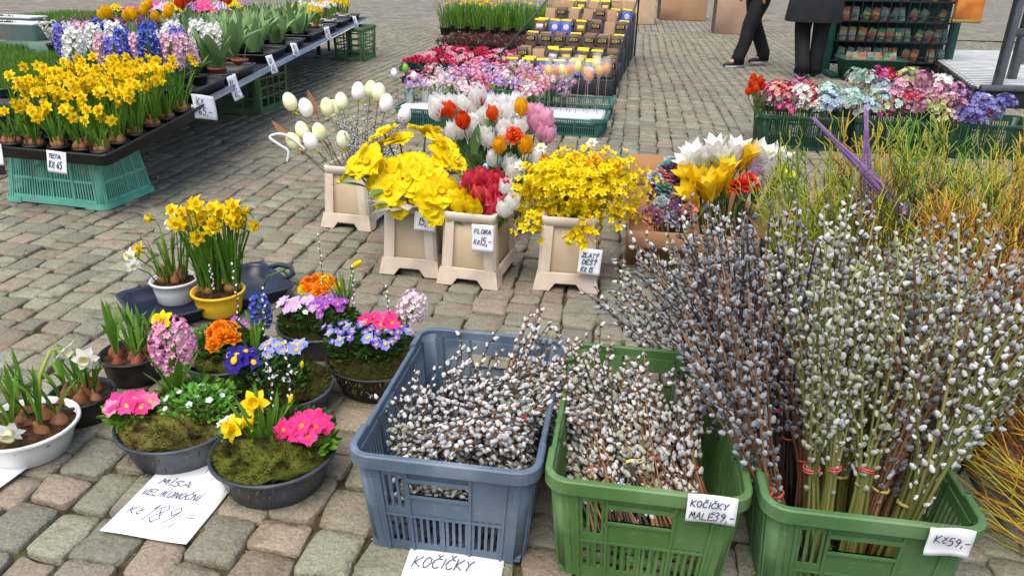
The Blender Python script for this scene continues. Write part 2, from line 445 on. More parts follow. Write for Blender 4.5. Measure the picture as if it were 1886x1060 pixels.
    for _ in range(150):
        y = 1.15+4.5*rg.random()**1.4; x = rg.uniform(-.68, .55)*y
        ms.append(rotm(1.4+rg.uniform(-.3, .3), 0, rg.uniform(0, 6))*rg.uniform(.006, .018)); ls.append((x, y, .004))
    part('fallen_bits', scatter(T, ms, ls), flat(['6a6a2c', '8a7a4a', 'b8a878', 'd8c860', '4a5a24'], rough=.7), pav, loc=(0, 0, .016), kind='stuff')
build_pavement()

# ------------------------------------------------------------------ plastic crates
def wallboxes(rects, W, H, th, tap, edge, m=0):
    """rects (u0,u1,v0,v1,extra) in wall units -> boxes on a wall at y=-edge that leans in by tap at the bottom"""
    out = []
    for rc in rects:
        u0, u1, v0, v1 = rc[:4]; ex = rc[4] if len(rc) > 4 else 0
        V = []
        for d in (0, 1):
            for v in (v0, v1):
                for u in (u0, u1):
                    sc = (W/2-tap*(1-v))/(W/2)
                    y = -(edge-tap*(1-v)) + (th if d else -ex)
                    V.append((u*W*sc, y, v*H))
        out.append(Sh(V, [(0, 1, 3, 2), (4, 6, 7, 5), (0, 4, 5, 1), (2, 3, 7, 6), (0, 2, 6, 4), (1, 5, 7, 3)], m))
    return out
def slats(u0, u1, v0, v1, pitch, W, duty=.5):
    n = max(1, int(round((u1-u0)*W/pitch))); st = (u1-u0)/n
    return [(u0+(i+.5-duty/2)*st, u0+(i+.5+duty/2)*st, v0, v1) for i in range(n)]
def end_rects(W):
    p = .36
    R_ = [(-.44, -p, 0, .9), (p, .44, 0, .9), (-p, p, 0, .10), (-p, p, .80, .9), (-p, -.2, .41, .47), (-.2, .16, .40, .62), (.16, p, .42, .80),
          (-.208, -.192, 0, .9, .004), (.152, .168, 0, .9, .004), (-.01, .004, .06, .40, .003), (-p-.008, -p+.008, 0, .9, .004), (p-.008, p+.008, 0, .9, .004), (-.2, .16, .76, .80, .006), (-.2, .16, .60, .62, .005), (-p, p, .385, .405, .003)]
    R_ += slats(-p, -.2, .10, .41, .016, W, .42)+slats(-p, -.2, .47, .80, .016, W, .42)
    R_ += slats(-.2, .16, .10, .40, .0165, W, .45)+slats(.16, p, .10, .42, .0165, W, .45)
    return R_
def side_rects(L, pitch=.0165):
    p = .43
    R_ = [(-.46, -p, 0, .9), (p, .46, 0, .9), (-p, p, 0, .10), (-p, p, .82, .9), (-p, p, .455, .505)]
    for u in (-p, -.215, 0, .215, p): R_.append((u-.006, u+.006, 0, .9, .004))
    R_ += slats(-p, p, .10, .455, pitch, L, .45)+slats(-p, p, .505, .82, pitch, L, .45)
    return R_
def grid_rects(W, nu, nv):
    R_ = [(-.46, -.38, 0, .95), (.38, .46, 0, .95), (-.38, .38, 0, .12), (-.38, .38, .88, .95)]
    for i in range(1, nu): u = -.38+.76*i/nu; R_.append((u-.015, u+.015, .12, .88))
    for i in range(1, nv): v = .12+.76*i/nv; R_.append((-.38, .38, v-.02, v+.02))
    return R_
def crate(label, mt, loc, yaw, W=.40, L=.60, H=.257, tap=.022, flip=False, style='slot', group='plastic crates', rim=True, pitch=.0165, cat='crate'):
    o = thing('plastic_crate', label, cat, loc, yaw, group)
    th = .004
    A = rotm(math.pi, 0, 0) if flip else None
    off = (0, 0, H) if flip else (0, 0, 0)
    def P(name, shs, smooth=False): part(name, [s.tf(A, off) for s in shs], mt, o, smooth=smooth)
    e = end_rects(W) if style == 'slot' else side_rects(W, pitch) if style == 'side' else grid_rects(W, 3, 4)
    sd = side_rects(L, pitch) if style in ('slot', 'side') else grid_rects(L, 4, 4)
    wi = W-.024; li = L-.024
    for nm, rz in (('end_wall', 0), ('end_wall', math.pi)):
        P(nm, [s.tf(rotm(0, 0, rz)) for s in wallboxes(e, wi, H, th, tap, li/2)])
    for nm, rz in (('side_wall', math.pi/2), ('side_wall', -math.pi/2)):
        P(nm, [s.tf(rotm(0, 0, rz)) for s in wallboxes(sd, li, H, th, tap, wi/2)])
    # rounded corner posts
    cs = []
    for sx, sy, a0 in ((1, 1, 0), (-1, 1, 90), (-1, -1, 180), (1, -1, 270)):
        r = .036; rs = []
        for v in (0, .5, 1):
            ww, ll = wi/2-tap*(1-v), li/2-tap*(1-v); ring = []
            for q, rad in ((0, r), (1, r-th)):
                arc = [R(a0+90*i/5) for i in range(6)]
                arc = arc if q == 0 else arc[::-1]
                ring += [(sx*(ww-r)+rad*math.cos(a), sy*(ll-r)+rad*math.sin(a), v*H*.95) for a in arc]
            rs.append(ring)
        cs.append(rings(rs, cap0=True, cap1=True))
        P('corner_post', cs, True); cs = []
    # floor
    fl = []
    wf, lf = wi-2*tap, li-2*tap
    for i in range(11): fl.append(box(.012, lf-.01, .006, (-wf/2+.01+(wf-.02)*i/10, 0, .010)))
    for i in range(15): fl.append(box(wf-.01, .012, .005, (0, -lf/2+.01+(lf-.02)*i/14, .0045)))
    P('floor_grid', fl)
    if rim:
        # broad rim over the ends and corners, narrower along the sides
        k = 6; shs = []
        def prof(c, hw, z0, z1):
            return c
        def sweep(path, out, zt, zb, lip):
            path = np.array(path); T = np.gradient(path, axis=0); T /= np.linalg.norm(T, axis=1)[:, None]
            Nn = np.column_stack([T[:, 1], -T[:, 0]]); rs = []
            for p, n_ in zip(path, Nn):
                q = lambda d, z: (p[0]+n_[0]*d, p[1]+n_[1]*d, z)
                rs.append([q(-.003, zt-.002), q(-.001, zt), q(out-.003, zt), q(out, zt-.003), q(out, zt-lip), q(out-.004, zt-lip), q(out-.005, zt-.008), q(.002, zt-.008), q(.001, zb), q(-.003, zb)])
            V = [v for r_ in rs for v in r_]; n = 10; F = []
            for i in range(len(rs)-1):
                for j in range(n): F.append((i*n+j, (i+1)*n+j, (i+1)*n+(j+1) % n, i*n+(j+1) % n))
            F.append(tuple(range(n))); F.append(tuple((len(rs)-1)*n+j for j in range(n))[::-1])
            return Sh(V, F)
        r = .038; x, y = wi/2, li/2
        for sg in (1, -1):
            arc = []
            ys = y-.10
            arc.append((-x, -ys)); arc.append((-x, -(y-r)))
            for i in range(1, k+1): a = R(180+90*i/k); arc.append((-x+r+r*math.cos(a), -y+r+r*math.sin(a)))
            for t in (.33, .66): arc.append((-x+r+(2*x-2*r)*t, -y))
            for i in range(k+1): a = R(270+90*i/k); arc.append((x-r+r*math.cos(a), -y+r+r*math.sin(a)))
            arc.append((x, -ys))
            s = sweep(arc, .012, H, H*.88, .030)
            shs.append(s.tf(rotm(0, 0, 0 if sg > 0 else math.pi)))
        for sg in (1, -1):
            s = sweep([(-x-.0005, -y+.10), (-x-.0005, 0), (-x-.0005, y-.10)][::-1], .008, H-.007, H*.86, .016)
            # path direction reversed gives the lip on the outside
            s = sweep([(x+.0005, -y+.101), (x+.0005, 0), (x+.0005, y-.101)], .008, H-.007, H*.86, .016)
            shs.append(s.tf(rotm(0, 0, 0 if sg > 0 else math.pi)))
        P('rim', shs, False)
    return o
BLUEC = plast('485868', '546575', '617283', wear=(S('8e9ba6'), 6, .55, .85), scr=S('a9b3bb'))
GRNC = plast('42652e', '4e733a', '5c8247', wear=(S('7c9868'), 6, .55, .85), scr=S('93b591'))
GRNC2 = plast('3f6136', '4a6f41', '577d4d', wear=(S('77956a'), 6, .55, .85), scr=S('8fb294'))
TURQ = plast('5fae95', '6dbaa1', '7dc4ad', wear=(S('92cbb5'), 6, .55, .85), scr=S('a8d4c4'))
DKGC = plast('213f30', '2a4a39', '355644', wear=(S('3f7c62'), 6, .58, .85))
YAW = -.148
crate('blue grey plastic crate of cut catkin twigs, left of the green crates', BLUEC, (-.091, 1.558, 0), YAW)
crate('green plastic crate of short catkin bunches, between the blue crate and the tall branches', GRNC, (.310, 1.490, 0), -.15)
crate('green plastic crate holding the tall willow branches, at the lower right', GRNC2, (.717, 1.421, 0), -.145)

# ------------------------------------------------------------------ beige flower buckets
BEIGE = plast('cdbaa4', 'd9c8b3', 'e2d4c2', rough=.5, wear=(S('a8947a'), 5, .55, .8), scr=S('efe6d6'))
BEIGE_IN = plast('b39f80', 'c2b092', rough=.55)
def bucket(label, loc, yaw, k=1.0, H=.29):
    o = thing('flower_bucket', label, 'bucket', loc, yaw, 'beige flower buckets')
    W, D = .205, .29
    Wb, Db = .225, .31
    part('container', [rrings([(Wb-.05, Db-.05, .012), (Wb-.034, Db-.034, .03), (W-.024, D-.024, H-.004), (W-.034, D-.034, H-.004), (Wb-.06, Db-.06, .03)], .02, cap0=True, cap1=True)], BEIGE_IN, o)
    cs = []
    for sx in (-1, 1):
        for sy in (-1, 1):
            rs = []
            for z, e in ((.045, 0), (H*.5, .5), (H-.02, 1)):
                x = (Wb*(1-e)+W*e)/2; y = (Db*(1-e)+D*e)/2; a = .046; t = .016
                pts = [(x-a, y), (x-.012, y), (x, y-.012), (x, y-a), (x-t, y-a), (x-t, y-t), (x-a, y-t)]
                pts = [(px*sx, py*sy, z) for px, py in pts]
                rs.append(pts if sx*sy < 0 else pts[::-1])
            part('corner_post', rings(rs, cap0=True, cap1=True), BEIGE, o, smooth=False)
    rim = rrings([(W-.014, D-.014, H-.035), (W+.002, D+.002, H-.035), (W+.004, D+.004, H-.004), (W, D, H), (W-.014, D-.014, H), (W-.020, D-.020, H-.006)], .018, close=True)
    part('rim', rim, BEIGE, o)
    fs = []
    for n, (wd, dp) in enumerate(((Wb, Db), (Db, Wb))):
        q = wd/2+.013; hgt = .068
        pol = [(-q, 0), (-q+.062, 0), (-q+.085, .030), (q-.085, .030), (q-.062, 0), (q, 0), (q-.004, .028), (q-.014, hgt), (-q+.014, hgt), (-q+.004, .028)]
        for sg in (0, 1):
            s = prism(pol, .012)
            V = s.V.copy(); V[:, 1] += -dp/2-.012
            V[:, 1] += np.clip(V[:, 2]/hgt, 0, 1)*.012 - (0.001 if n else 0)
            fs.append(Sh(V, L=s.L, Z=s.Z, M=s.M).tf(rotm(0, 0, math.pi/2*n+math.pi*sg)))
        # ledge on top of the skirt
        for sg in (0, 1): fs.append(box(wd-.006, .014, .012, (0, -dp/2+.006+(.001 if n else 0), .063-(.002 if n else 0)), .004).tf(rotm(0, 0, math.pi/2*n+math.pi*sg)))
    part('foot_skirt', fs, BEIGE, o, smooth=False)
    if k != 1: o.scale = (k, k, k)
    return o
B_YAW = -.16
bucket('beige bucket with decorated eggs, set back furthest left of the four', (-.745, 3.57, 0), -.22)
bucket('beige bucket under the large yellow blooms with a small white tag', (-.385, 3.02, 0), -.17)
bucket('beige bucket with red and yellow tulips and a paper price tag', (-.135, 2.92, 0), -.25)
bucket('beige bucket overhung by small yellow flower sprays, nearest the cardboard box', (.225, 2.90, 0), -.12)

# ------------------------------------------------------------------ willow catkins
CATK = mat('catkin_fur', [S('838583'), S('aeb0ae'), S('cfd1cf'), S('bdbfb7'), S('e8e8e6')], rough=.95, spec=.1, namt=.25, nsc=300, sheen=1.0, bump=.25, bsc=900)
CATK_G = mat('green_catkin_fur', [S('62664f'), S('8a8f74'), S('b2b69a'), S('a0a398'), S('cacdba')], rough=.95, spec=.1, namt=.25, nsc=300, sheen=1.0, bump=.25, bsc=900)
CATK_D = mat('grey_catkin_fur', [S('4a4d4f'), S('6c7072'), S('92969a'), S('b8bcbe')], rough=.95, spec=.1, namt=.25, nsc=300, sheen=1.0, bump=.25, bsc=900)
HAIR = flat(['bfc0bc', 'd4d5d1', 'e8e8e5'], rough=.8, spec=.2, trans=.3)
SCALE = flat(['3a2c22', '5a4430'], rough=.6)
ST_OL = flat(['545a26', '70753a', '8c8850'], rough=.55, nsc=20, namt=.4)
ST_BR = flat(['5a3d2a', '7a5638', '96724c'], rough=.6, nsc=20, namt=.4)
ST_DK = flat(['2e2520', '423630', '57473a'], rough=.6, nsc=20, namt=.4)
BAND = flat(['b8463c', 'c8605a'], rough=.45)
BAND_Y = flat(['c8b95a', 'd8cb7a'], rough=.45)
CUT = flat(['b9a27a', 'cdb892'], rough=.8)
def catkin_shape():
    b = ell(.0050, .0050, .0088, 6, 5, 0)
    V = b.V.copy(); V[:, 0] *= 1-.25*V[:, 2]/.0088; V[:, 1] *= 1-.25*V[:, 2]/.0088; V[:, 2] += .0088
    s = lathe([(.0012, -.002), (.0047, .0022), (.0044, .0062)], 5, 1, cap0=False)
    # fine silky hairs standing off the fur
    rg = random.Random(8); hs = []
    for i in range(15):
        t = rg.uniform(.12, .95)*math.pi; a = i*2.39996; n_ = np.array([math.sin(t)*math.cos(a), math.sin(t)*math.sin(a), -math.cos(t)*.6+.25]); n_ /= np.linalg.norm(n_)
        q = np.array([.0046*math.sin(t)*math.cos(a), .0046*math.sin(t)*math.sin(a), .0088-.0086*math.cos(t)]); w_ = np.cross(n_, [.2, .3, .9]); w_ = w_/np.linalg.norm(w_)*.00045
        hs.append(Sh([q-w_, q+w_, q+n_*rg.uniform(.0012, .0024)+np.array([0, 0, .0008])], [(0, 1, 2)], 2))
    return join([Sh(V, L=b.L, Z=b.Z, M=b.M), s]+hs)
CK = catkin_shape()
def stem_path(rg, base, d, L, sag, n=9, wob=.016):
    d = np.array(d, float); d /= np.linalg.norm(d); P = []; p = np.array(base, float)
    s = np.cross(d, [0, 0, 1.]); s = s/(np.linalg.norm(s)+1e-9); u = np.cross(s, d)
    a, b = rg.uniform(-1, 1), rg.uniform(-1, 1); ph = rg.uniform(0, 6)
    for i in range(n+1):
        t = i/n
        P.append(np.array(base)+d*L*t+s*wob*(a*t*t*3+.4*math.sin(ph+t*7))+u*wob*(b*t*t*2+.4*math.cos(ph+t*6))+np.array([0, 0, -sag*t*t]))
    return np.array(P)
def willow_bunch(label, group, base, d, L, nst, spread, c0=.25, gap=.021, cat=None, stem=None, band=.22, seed=1, r0=.0032, sag=0., bandm=None, k=1.0, zmin=None, base_r=.02, catkey='willow bunch', keep=None):
    rg = random.Random(seed)
    o = thing('willow_bunch', label, catkey, base, 0, group)
    d = np.array(d, float); d /= np.linalg.norm(d); F = aim(d)
    st = []; ms = []; ls = []; cuts = []
    for i in range(nst):
        a = rg.uniform(0, 2*math.pi); rr = base_r*math.sqrt(rg.random())
        off = F @ np.array([rr*math.cos(a), rr*math.sin(a), rg.uniform(-.02, .02)])
        sd = d+F @ np.array([math.cos(a)*spread*rg.uniform(.2, 1)*rr/base_r, math.sin(a)*spread*rg.uniform(.2, 1)*rr/base_r, 0])
        Ls = L*rg.uniform(.8, 1.05)
        P = stem_path(rg, off, sd, Ls, sag*rg.uniform(.6, 1.3))
        if band:
            tt = np.linspace(0, 1, len(P))[:, None]; pin = d*Ls*tt+off*.45; w8 = np.clip((tt-band)/(1-band), 0, 1)
            P = np.where(tt < band, d*Ls*tt+off*(1-.55*tt/band), P*w8+pin*(1-w8))
        if zmin is not None: P[:, 2] = np.maximum(P[:, 2], zmin-base[2]+rg.uniform(0, .012))
        if keep is not None:                   # stay inside the crate walls
            cx, cy, yw, hx, hy = keep; c_, s_ = math.cos(yw), math.sin(yw); gx, gy = P[:, 0]+base[0]-cx, P[:, 1]+base[1]-cy
            lx_ = np.clip(gx*c_+gy*s_, -hx, hx); ly_ = np.clip(-gx*s_+gy*c_, -hy, hy)
            P[:, 0] = cx+lx_*c_-ly_*s_-base[0]; P[:, 1] = cy+lx_*s_+ly_*c_-base[1]
        r = np.linspace(r0, r0*.4, len(P))*rg.uniform(.8, 1.15)
        st.append(tube(P, r, 5))
        seg = np.linalg.norm(np.diff(P, axis=0), axis=1); cum = np.concatenate([[0], np.cumsum(seg)])
        t = Ls*c0*rg.uniform(.7, 1.4); ph = rg.uniform(0, 6)
        while t < cum[-1]:
            q = np.array([np.interp(t, cum, P[:, j]) for j in range(3)])
            q2 = np.array([np.interp(min(t+.01, cum[-1]), cum, P[:, j]) for j in range(3)]); tg = q2-q
            if np.linalg.norm(tg) < 1e-6: tg = P[-1]-P[-2]
            tg = tg/np.linalg.norm(tg)
            fa = aim(tg); out = fa @ np.array([math.cos(ph), math.sin(ph), 0])
            cd = tg*rg.uniform(.6, 1.2)+out*rg.uniform(.45, .9)
            kk = rg.uniform(.62, 1.18)*k*(.85 if t > cum[-1]-.03 else 1)
            ms.append(aim(cd, rg.uniform(0, 6))*kk); ls.append(q+out*.002)
            ph += 2.4+rg.uniform(-.5, .5); t += gap*rg.uniform(.6, 1.4)
    part('stems', st, stem or ST_BR, o, kind='stuff')
    if ms: part('catkins', scatter(CK, ms, ls), [cat or CATK, SCALE, HAIR], o, kind='stuff')
    if band:
        c = d*L*band+np.array([0, 0, -sag*band*band]); rad = base_r*.45+r0; rs = []
        for q in range(2):
            f2 = aim(d+np.array([rg.uniform(-.15, .15), rg.uniform(-.15, .15), rg.uniform(-.15, .15)]))
            pts = [c+f2 @ np.array([rad*math.cos(x), rad*math.sin(x), .004*q]) for x in np.linspace(0, 2*math.pi, 15)]
            rs.append(tube(pts, .0021, 5, False))
        part('rubber_band', rs, bandm or BAND, o)
    return o
def build_willow():
    rg = random.Random(42)
    def inC(cx, cy, yaw, lx, ly):
        return (cx+lx*math.cos(yaw)-ly*math.sin(yaw), cy+lx*math.sin(yaw)+ly*math.cos(yaw))
    # --- blue crate: loose cut bunches heaped towards the front
    n = 0
    heap = []
    for lay in range(3):
        for i in range(9):
            heap.append(lay)
    for q, lay in enumerate(heap):
        lx = rg.uniform(-.12, .12); ly = rg.uniform(-.24, .04)
        if q % 9 > 5: lx, ly = rg.uniform(.02, .12), rg.uniform(.0, .14)
        hd = rg.choice([rg.uniform(-2.6, -.4), rg.uniform(-2.9, -2.0), rg.uniform(-.9, .3)])+YAW
        L = rg.uniform(.16, .23)
        z = .095+lay*.052+rg.uniform(0, .02)
        tx, ty = lx+L*.5*math.cos(hd), ly+L*.5*math.sin(hd)
        # keep the whole bunch inside the walls
        lx = min(max(lx, -.145+max(0, -L*math.cos(hd))), .145-max(0, L*math.cos(hd))); ly = min(max(ly, -.25+max(0, -L*math.sin(hd))), .24-max(0, L*math.sin(hd)))
        x, y = inC(-.091, 1.558, YAW, lx, ly)
        willow_bunch('short catkin bunch '+('on top of' if lay > 1 else 'inside')+' the heap in the blue crate, '+('front' if ly < -.08 else 'back')+(' left' if lx < -.03 else ' right' if lx > .05 else ' middle'), 'cut catkin bunches in the blue crate', (x, y, z), (math.cos(hd), math.sin(hd), rg.uniform(.0, .30)), L, 9, .42, .05, .0172, CATK if q % 4 else CATK_G, ST_DK if q % 3 else ST_BR, band=0 if q % 4 else .2, k=1.12, seed=100+q, sag=.01, zmin=.03, base_r=.022, keep=(-.091, 1.558, YAW, .148, .248))
    # a few that reach over the wall between the blue and the green crate
    for q, (lx, ly, z, d, L) in enumerate([(.06, .10, .17, (.62, -.1, .35), .26), (.10, .02, .18, (.7, -.25, .28), .24), (.02, .16, .16, (.75, .15, .45), .28), (.10, -.06, .19, (.55, .3, .32), .25)]):
        x, y = inC(-.091, 1.558, YAW, lx, ly)
        willow_bunch(['second', 'third', 'rearmost', 'front'][q]+' pale catkin bunch leaning over the wall between blue and green crates', 'catkin bunches spilling over the crate wall', (x, y, z), d, L, 8, .32, .1, .016, CATK, ST_BR, band=.2, seed=150+q, sag=.05, base_r=.02)
    for q, (lx, ly, d, L) in enumerate([(.02, -.08, (.25, .75, .55), .30), (.06, -.02, (.35, .65, .6), .30), (-.06, -.10, (.05, .75, .45), .28), (.09, .06, (.45, .5, .6), .28), (-.10, -.16, (-.15, .6, .45), .24)]):
        x, y = inC(-.091, 1.558, YAW, lx, ly)
        willow_bunch(['long', 'steeper long', 'middle', 'rear right', 'left front'][q]+' catkin bunch fanning upward out of the heap in the blue crate', 'fanning catkin bunches in the blue crate', (x, y, .16), d, L, 8, .42, .25, .0185, CATK, ST_BR if q % 2 else ST_DK, band=0, seed=170+q, sag=.02, base_r=.02)
    # --- middle crate: heads to the back, stems to the front
    for q in range(26):
        lx = -.10+.24*((q*7) % 26)/25+rg.uniform(-.01, .01); lay = q % 3
        ly = -.20+rg.uniform(-.03, .04)+lay*.05
        x, y = inC(.31, 1.49, -.15, lx, ly)
        d = (rg.uniform(-.22, .12)-lx*.5-.16, .80, .30+.14*lay+rg.uniform(-.06, .08))
        L = rg.uniform(.30, .40)
        willow_bunch('short catkin bunch with '+('red brown' if q % 4 else 'dark')+' stems lying in the middle green crate, '+('left' if lx < -.05 else 'right' if lx > .05 else 'centre')+(' bottom layer' if lay == 0 else ' middle layer' if lay == 1 else ' top layer'), 'catkin bunches in the middle crate', (x, y, .04+lay*.028), d, L, 8, .36, .34 if q % 2 else .20, .0185, CATK if q % 5 else CATK_G, ST_BR if q % 4 else ST_DK, band=.24, seed=200+q, sag=.02, base_r=.018, k=1.12, bandm=BAND if q % 2 else BAND_Y)
    for q in range(5):
        x, y = inC(.31, 1.49, -.15, -.10+.05*q, .02+rg.uniform(-.03, .03))
        willow_bunch(['leftmost', 'second', 'third', 'fourth', 'rightmost'][q]+' upright catkin bunch at the back of the middle green crate', 'upright catkin bunches in the middle crate', (x, y, .08), (rg.uniform(-.2, .15)-.1, .45, .75), rg.uniform(.24, .33)-.02*q, 7, .28, .35, .018, CATK_G if q == 1 else CATK, ST_BR, band=0, seed=240+q, base_r=.018)
    # --- right crate: tall branches
    bs = []
    for q in range(46):
        fx = ((q*11) % 46)/45; lx = -.13+.26*fx; ly = rg.uniform(-.21, .2) if fx < .5 else rg.uniform(-.22, .1)
        bs.append((lx, ly, fx))
    for q, (lx, ly, fx) in enumerate(bs):
        x, y = inC(.717, 1.421, -.145, lx, ly)
        fan = (fx-.5)*.72
        lx = max(lx, -.11) if fx < .2 else lx; x, y = inC(.717, 1.421, -.145, lx, ly)
        d = (fan+rg.uniform(-.16, .16)-.0, .10+ly*.55+rg.uniform(-.05, .18), 1.0)
        L = rg.uniform(.58, .74)-.10*abs(fan)
        left = fx < .28
        cm = CATK_D if (left and q % 3) or q % 3 == 0 else CATK_G if q % 3 == 1 else CATK
        smt = ST_DK if (left and q % 3) else ST_OL if q % 3 else ST_BR; sn = {id(ST_DK): 'dark stemmed', id(ST_OL): 'olive stemmed', id(ST_BR): 'brown stemmed'}[id(smt)]; wh = 'left' if fx < .34 else 'middle' if fx < .67 else 'right'; cn = {id(CATK_D): 'grey', id(CATK_G): 'greenish', id(CATK): 'silver white'}[id(cm)]
        willow_bunch('tall '+sn+' willow bunch with '+cn+' catkins, '+wh+' part of the right green crate', 'tall willow bunches in the right crate', (x, y, .02), d, L, 9, .32, .36, .0205, cm, smt, band=rg.uniform(.2, .42), seed=300+q, r0=.0046, base_r=.024, k=1.0, bandm=BAND if q % 4 else BAND_Y)
    # long thin ones fanning out low to the left, behind the middle crate
    for q, (lx, ly, d, L) in enumerate([(-.12, .22, (-.70, .60, .80), .60), (-.13, .14, (-.45, .42, .85), .62), (-.11, .20, (-.42, .50, .85), .66), (-.13, .05, (-.42, .2, .9), .58), (-.08, .24, (-.28, .6, .9), .66), (-.12, .24, (-.62, .75, .62), .62)]):
        x, y = inC(.717, 1.421, -.145, lx, ly)
        willow_bunch(['lowest but one', 'second lowest', 'steep', 'short steep', 'steepest', 'low backward', 'lowest forward', 'lowest backward'][q]+' thin willow bunch fanning left behind the middle crate', 'dark willow bunches fanning left', (x, y, .03), d, L, 9, .30, .22, .019, CATK_D if q % 2 else CATK, ST_DK if q % 2 else ST_OL, band=0, seed=400+q, r0=.0032, base_r=.022, k=1.1)
build_willow()

# ------------------------------------------------------------------ flower library (shared meshes)
TRUMPET = petalm('efc400', 'f4ce04', 'f9d810')
EYE = petalm('f5c000', 'ffd530')
def daff_mesh(name, pm, tm, k=1.0, open_=1.35, w=1.0):
    P = petal(.030*k, .020*k*w, open_, .35, .15, 4, 'point', 0)
    sh = whorl(P, 3)+whorl(P.tf(rotm(.06, .05, 0)), 3, math.pi/3, (0, 0, .001))
    sh.append(lathe([(.004*k, 0), (.0075*k, .004*k), (.0085*k, .012*k), (.0105*k, .018*k), (.0135*k, .021*k), (.0095*k, .019*k), (.007*k, .006*k)], 10, 1, cap1=True))
    sh.append(lathe([(.002*k, -.014*k), (.003*k, -.004*k), (.004*k, .002*k)], 6, 2))
    return mesh(name, sh, [pm, tm, GREEN])
M_DAFF = daff_mesh('daffodil_bloom', YELLOW, TRUMPET)
M_DAFF2 = daff_mesh('daffodil_bloom', YELLOW, TRUMPET, 1.0, 1.05)
WHITE = petalm('f0eee6', 'f7f6f0', 'fdfdfa')
M_DAFFW = daff_mesh('narcissus_bloom', WHITE, petalm('efe6b0', 'f5efc8'), .95)
BUD = mesh('daffodil_bud', [ell(.006, .006, .016, 7, 6, 0).tf(loc=(0, 0, .014)), lathe([(.002, -.004), (.005, .002), (.004, .006)], 6, 1)], [YELLOW, GREEN])
def hyac_mesh(name, pm, seed, R0=.030, H=.095, n=58):
    rg = random.Random(seed); sh = []
    P = petal(.013, .0062, .45, 1.15, .15, 3, 'strap', 0, c=2)
    fl = join(whorl(P, 6, 0, (0, 0, .007))+[lathe([(.0026, -.004), (.0042, .003), (.0036, .008)], 6, 0)])
    ms, ls = [], []
    for i in range(n):
        t = (i+.5)/n; z = H*t; a = i*2.39996+rg.uniform(-.2, .2)
        rad = R0*(.45+.55*math.sin(math.pi*min(1, .18+.75*t)))*.60
        d = np.array([math.cos(a), math.sin(a), -.25+1.3*t**2.2+rg.uniform(-.15, .15)])
        ms.append(aim(d, rg.uniform(0, 6))*rg.uniform(.85, 1.15)); ls.append((rad*math.cos(a), rad*math.sin(a), z))
    sh = [scatter(fl, ms, ls), lathe([(.006, -.01), (.008, H*.5), (.003, H)], 7, 1)]
    return mesh(name, sh, [pm, GREEN])
def tulip_mesh(name, pm, k=1.0, open_=.0, base=None):
    P = petal(.070*k, .056*k, .62+open_, -.92-open_*.5, .40, 6, 'point', 0)
    V = P.V.copy(); P = Sh(V, L=P.L, Z=P.Z, M=P.M)
    sh = whorl(P, 3)+whorl(P.tf(rotm(0, -.05, 0), k=.97), 3, math.pi/3)
    sh.append(ell(.012*k, .012*k, .014*k, 8, 5, 0).tf(loc=(0, 0, .010*k)))
    return mesh(name, sh, [pm])
def prim_mesh(name, pm, k=1.0, eye=None, n=5, ruf=.06):
    sh = [petal(.019*k, .021*k, 1.25, .30, .12, 4, 'heart', 0, ruf, i*1.7).tf(rotm(0, 0, 2*math.pi*i/n), (0, 0, .0006*(i % 2))) for i in range(n)]
    sh.append(lathe([(.0052*k, .0012*k), (.004*k, .0024*k), (.001*k, .0018*k)], 8, 1))
    sh.append(lathe([(.0015*k, -.010*k), (.0025*k, 0)], 5, 2))
    return mesh(name, sh, [pm, eye or EYE, GREEN])
def double_mesh(name, pm, k=1.0, layers=4, seed=0, shape='round'):
    """many petalled ruffled bloom"""
    rg = random.Random(seed); sh = []
    for l in range(layers):
        n = 7-l if l < 4 else 3
        for i in range(n):
            sh.append(petal(.028*k*(1-.15*l), .026*k*(1-.1*l), 1.35-.33*l, .35-.1*l, .3, 4, shape, 0, .10, rg.uniform(0, 6)).tf(rotm(rg.uniform(-.1, .1), rg.uniform(-.1, .1), 2*math.pi*i/n+l*.7), (0, 0, .003*k*l)))
    sh.append(ell(.006*k, .006*k, .005*k, 6, 4, 1).tf(loc=(0, 0, .012*k)))
    return mesh(name, sh, [pm, EYE])
def viola_mesh(name, top, low, k=1.0):
    P = petal(.013*k, .015*k, 1.3, .2, .1, 3, 'round', 0, .04, 1)
    sh = [P.tf(rotm(0, 0, R(a)), (0, 0, z)) for a, z in ((62, 0), (118, .0008))]
    sh += [P.tf(rotm(0, 0, R(a)), (0, 0, .0016), .9).mat(1) for a in (5, 175)]
    sh.append(petal(.013*k, .019*k, 1.35, .25, .1, 3, 'heart', 1, .04, 2).tf(rotm(0, 0, R(270)), (0, 0, .0024)))
    sh.append(ell(.0042*k, .0052*k, .0018*k, 7, 4, 2).tf(loc=(0, -.0035*k, .0042*k)))
    return mesh(name, sh, [top, low, EYE])
PINK_H = petalm('e58fbd', 'eda6cb', 'f4c1da'); BLUE_H = petalm('3d4fae', '5467c0', '7686d2'); PALE_H = petalm('e9cfd6', 'f1e0e2', 'f8eeee'); PURP_H = petalm('6a63c0', '8580d2', 'a09be0')
M_HP = hyac_mesh('hyacinth_bloom', PINK_H, 1); M_HB = hyac_mesh('hyacinth_bloom', BLUE_H, 2); M_HW = hyac_mesh('hyacinth_bloom', PALE_H, 3)
M_HWH = hyac_mesh('hyacinth_bloom', WHITE, 4); M_HPU = hyac_mesh('hyacinth_bloom', PURP_H, 5); M_HP2 = hyac_mesh('hyacinth_bloom', petalm('ecb2c8', 'f2cbd8', 'f7dfe5'), 6)
M_HWB = hyac_mesh('hyacinth_bloom', PALE_H, 12, .050, .078, 70); M_HPB = hyac_mesh('hyacinth_bloom', PINK_H, 11, .070, .115, 95)
PINK = petalm('e0287a', 'ea3f8c', 'f0609f'); HOT = petalm('dd1f6a', 'e82f80', 'f04f97')
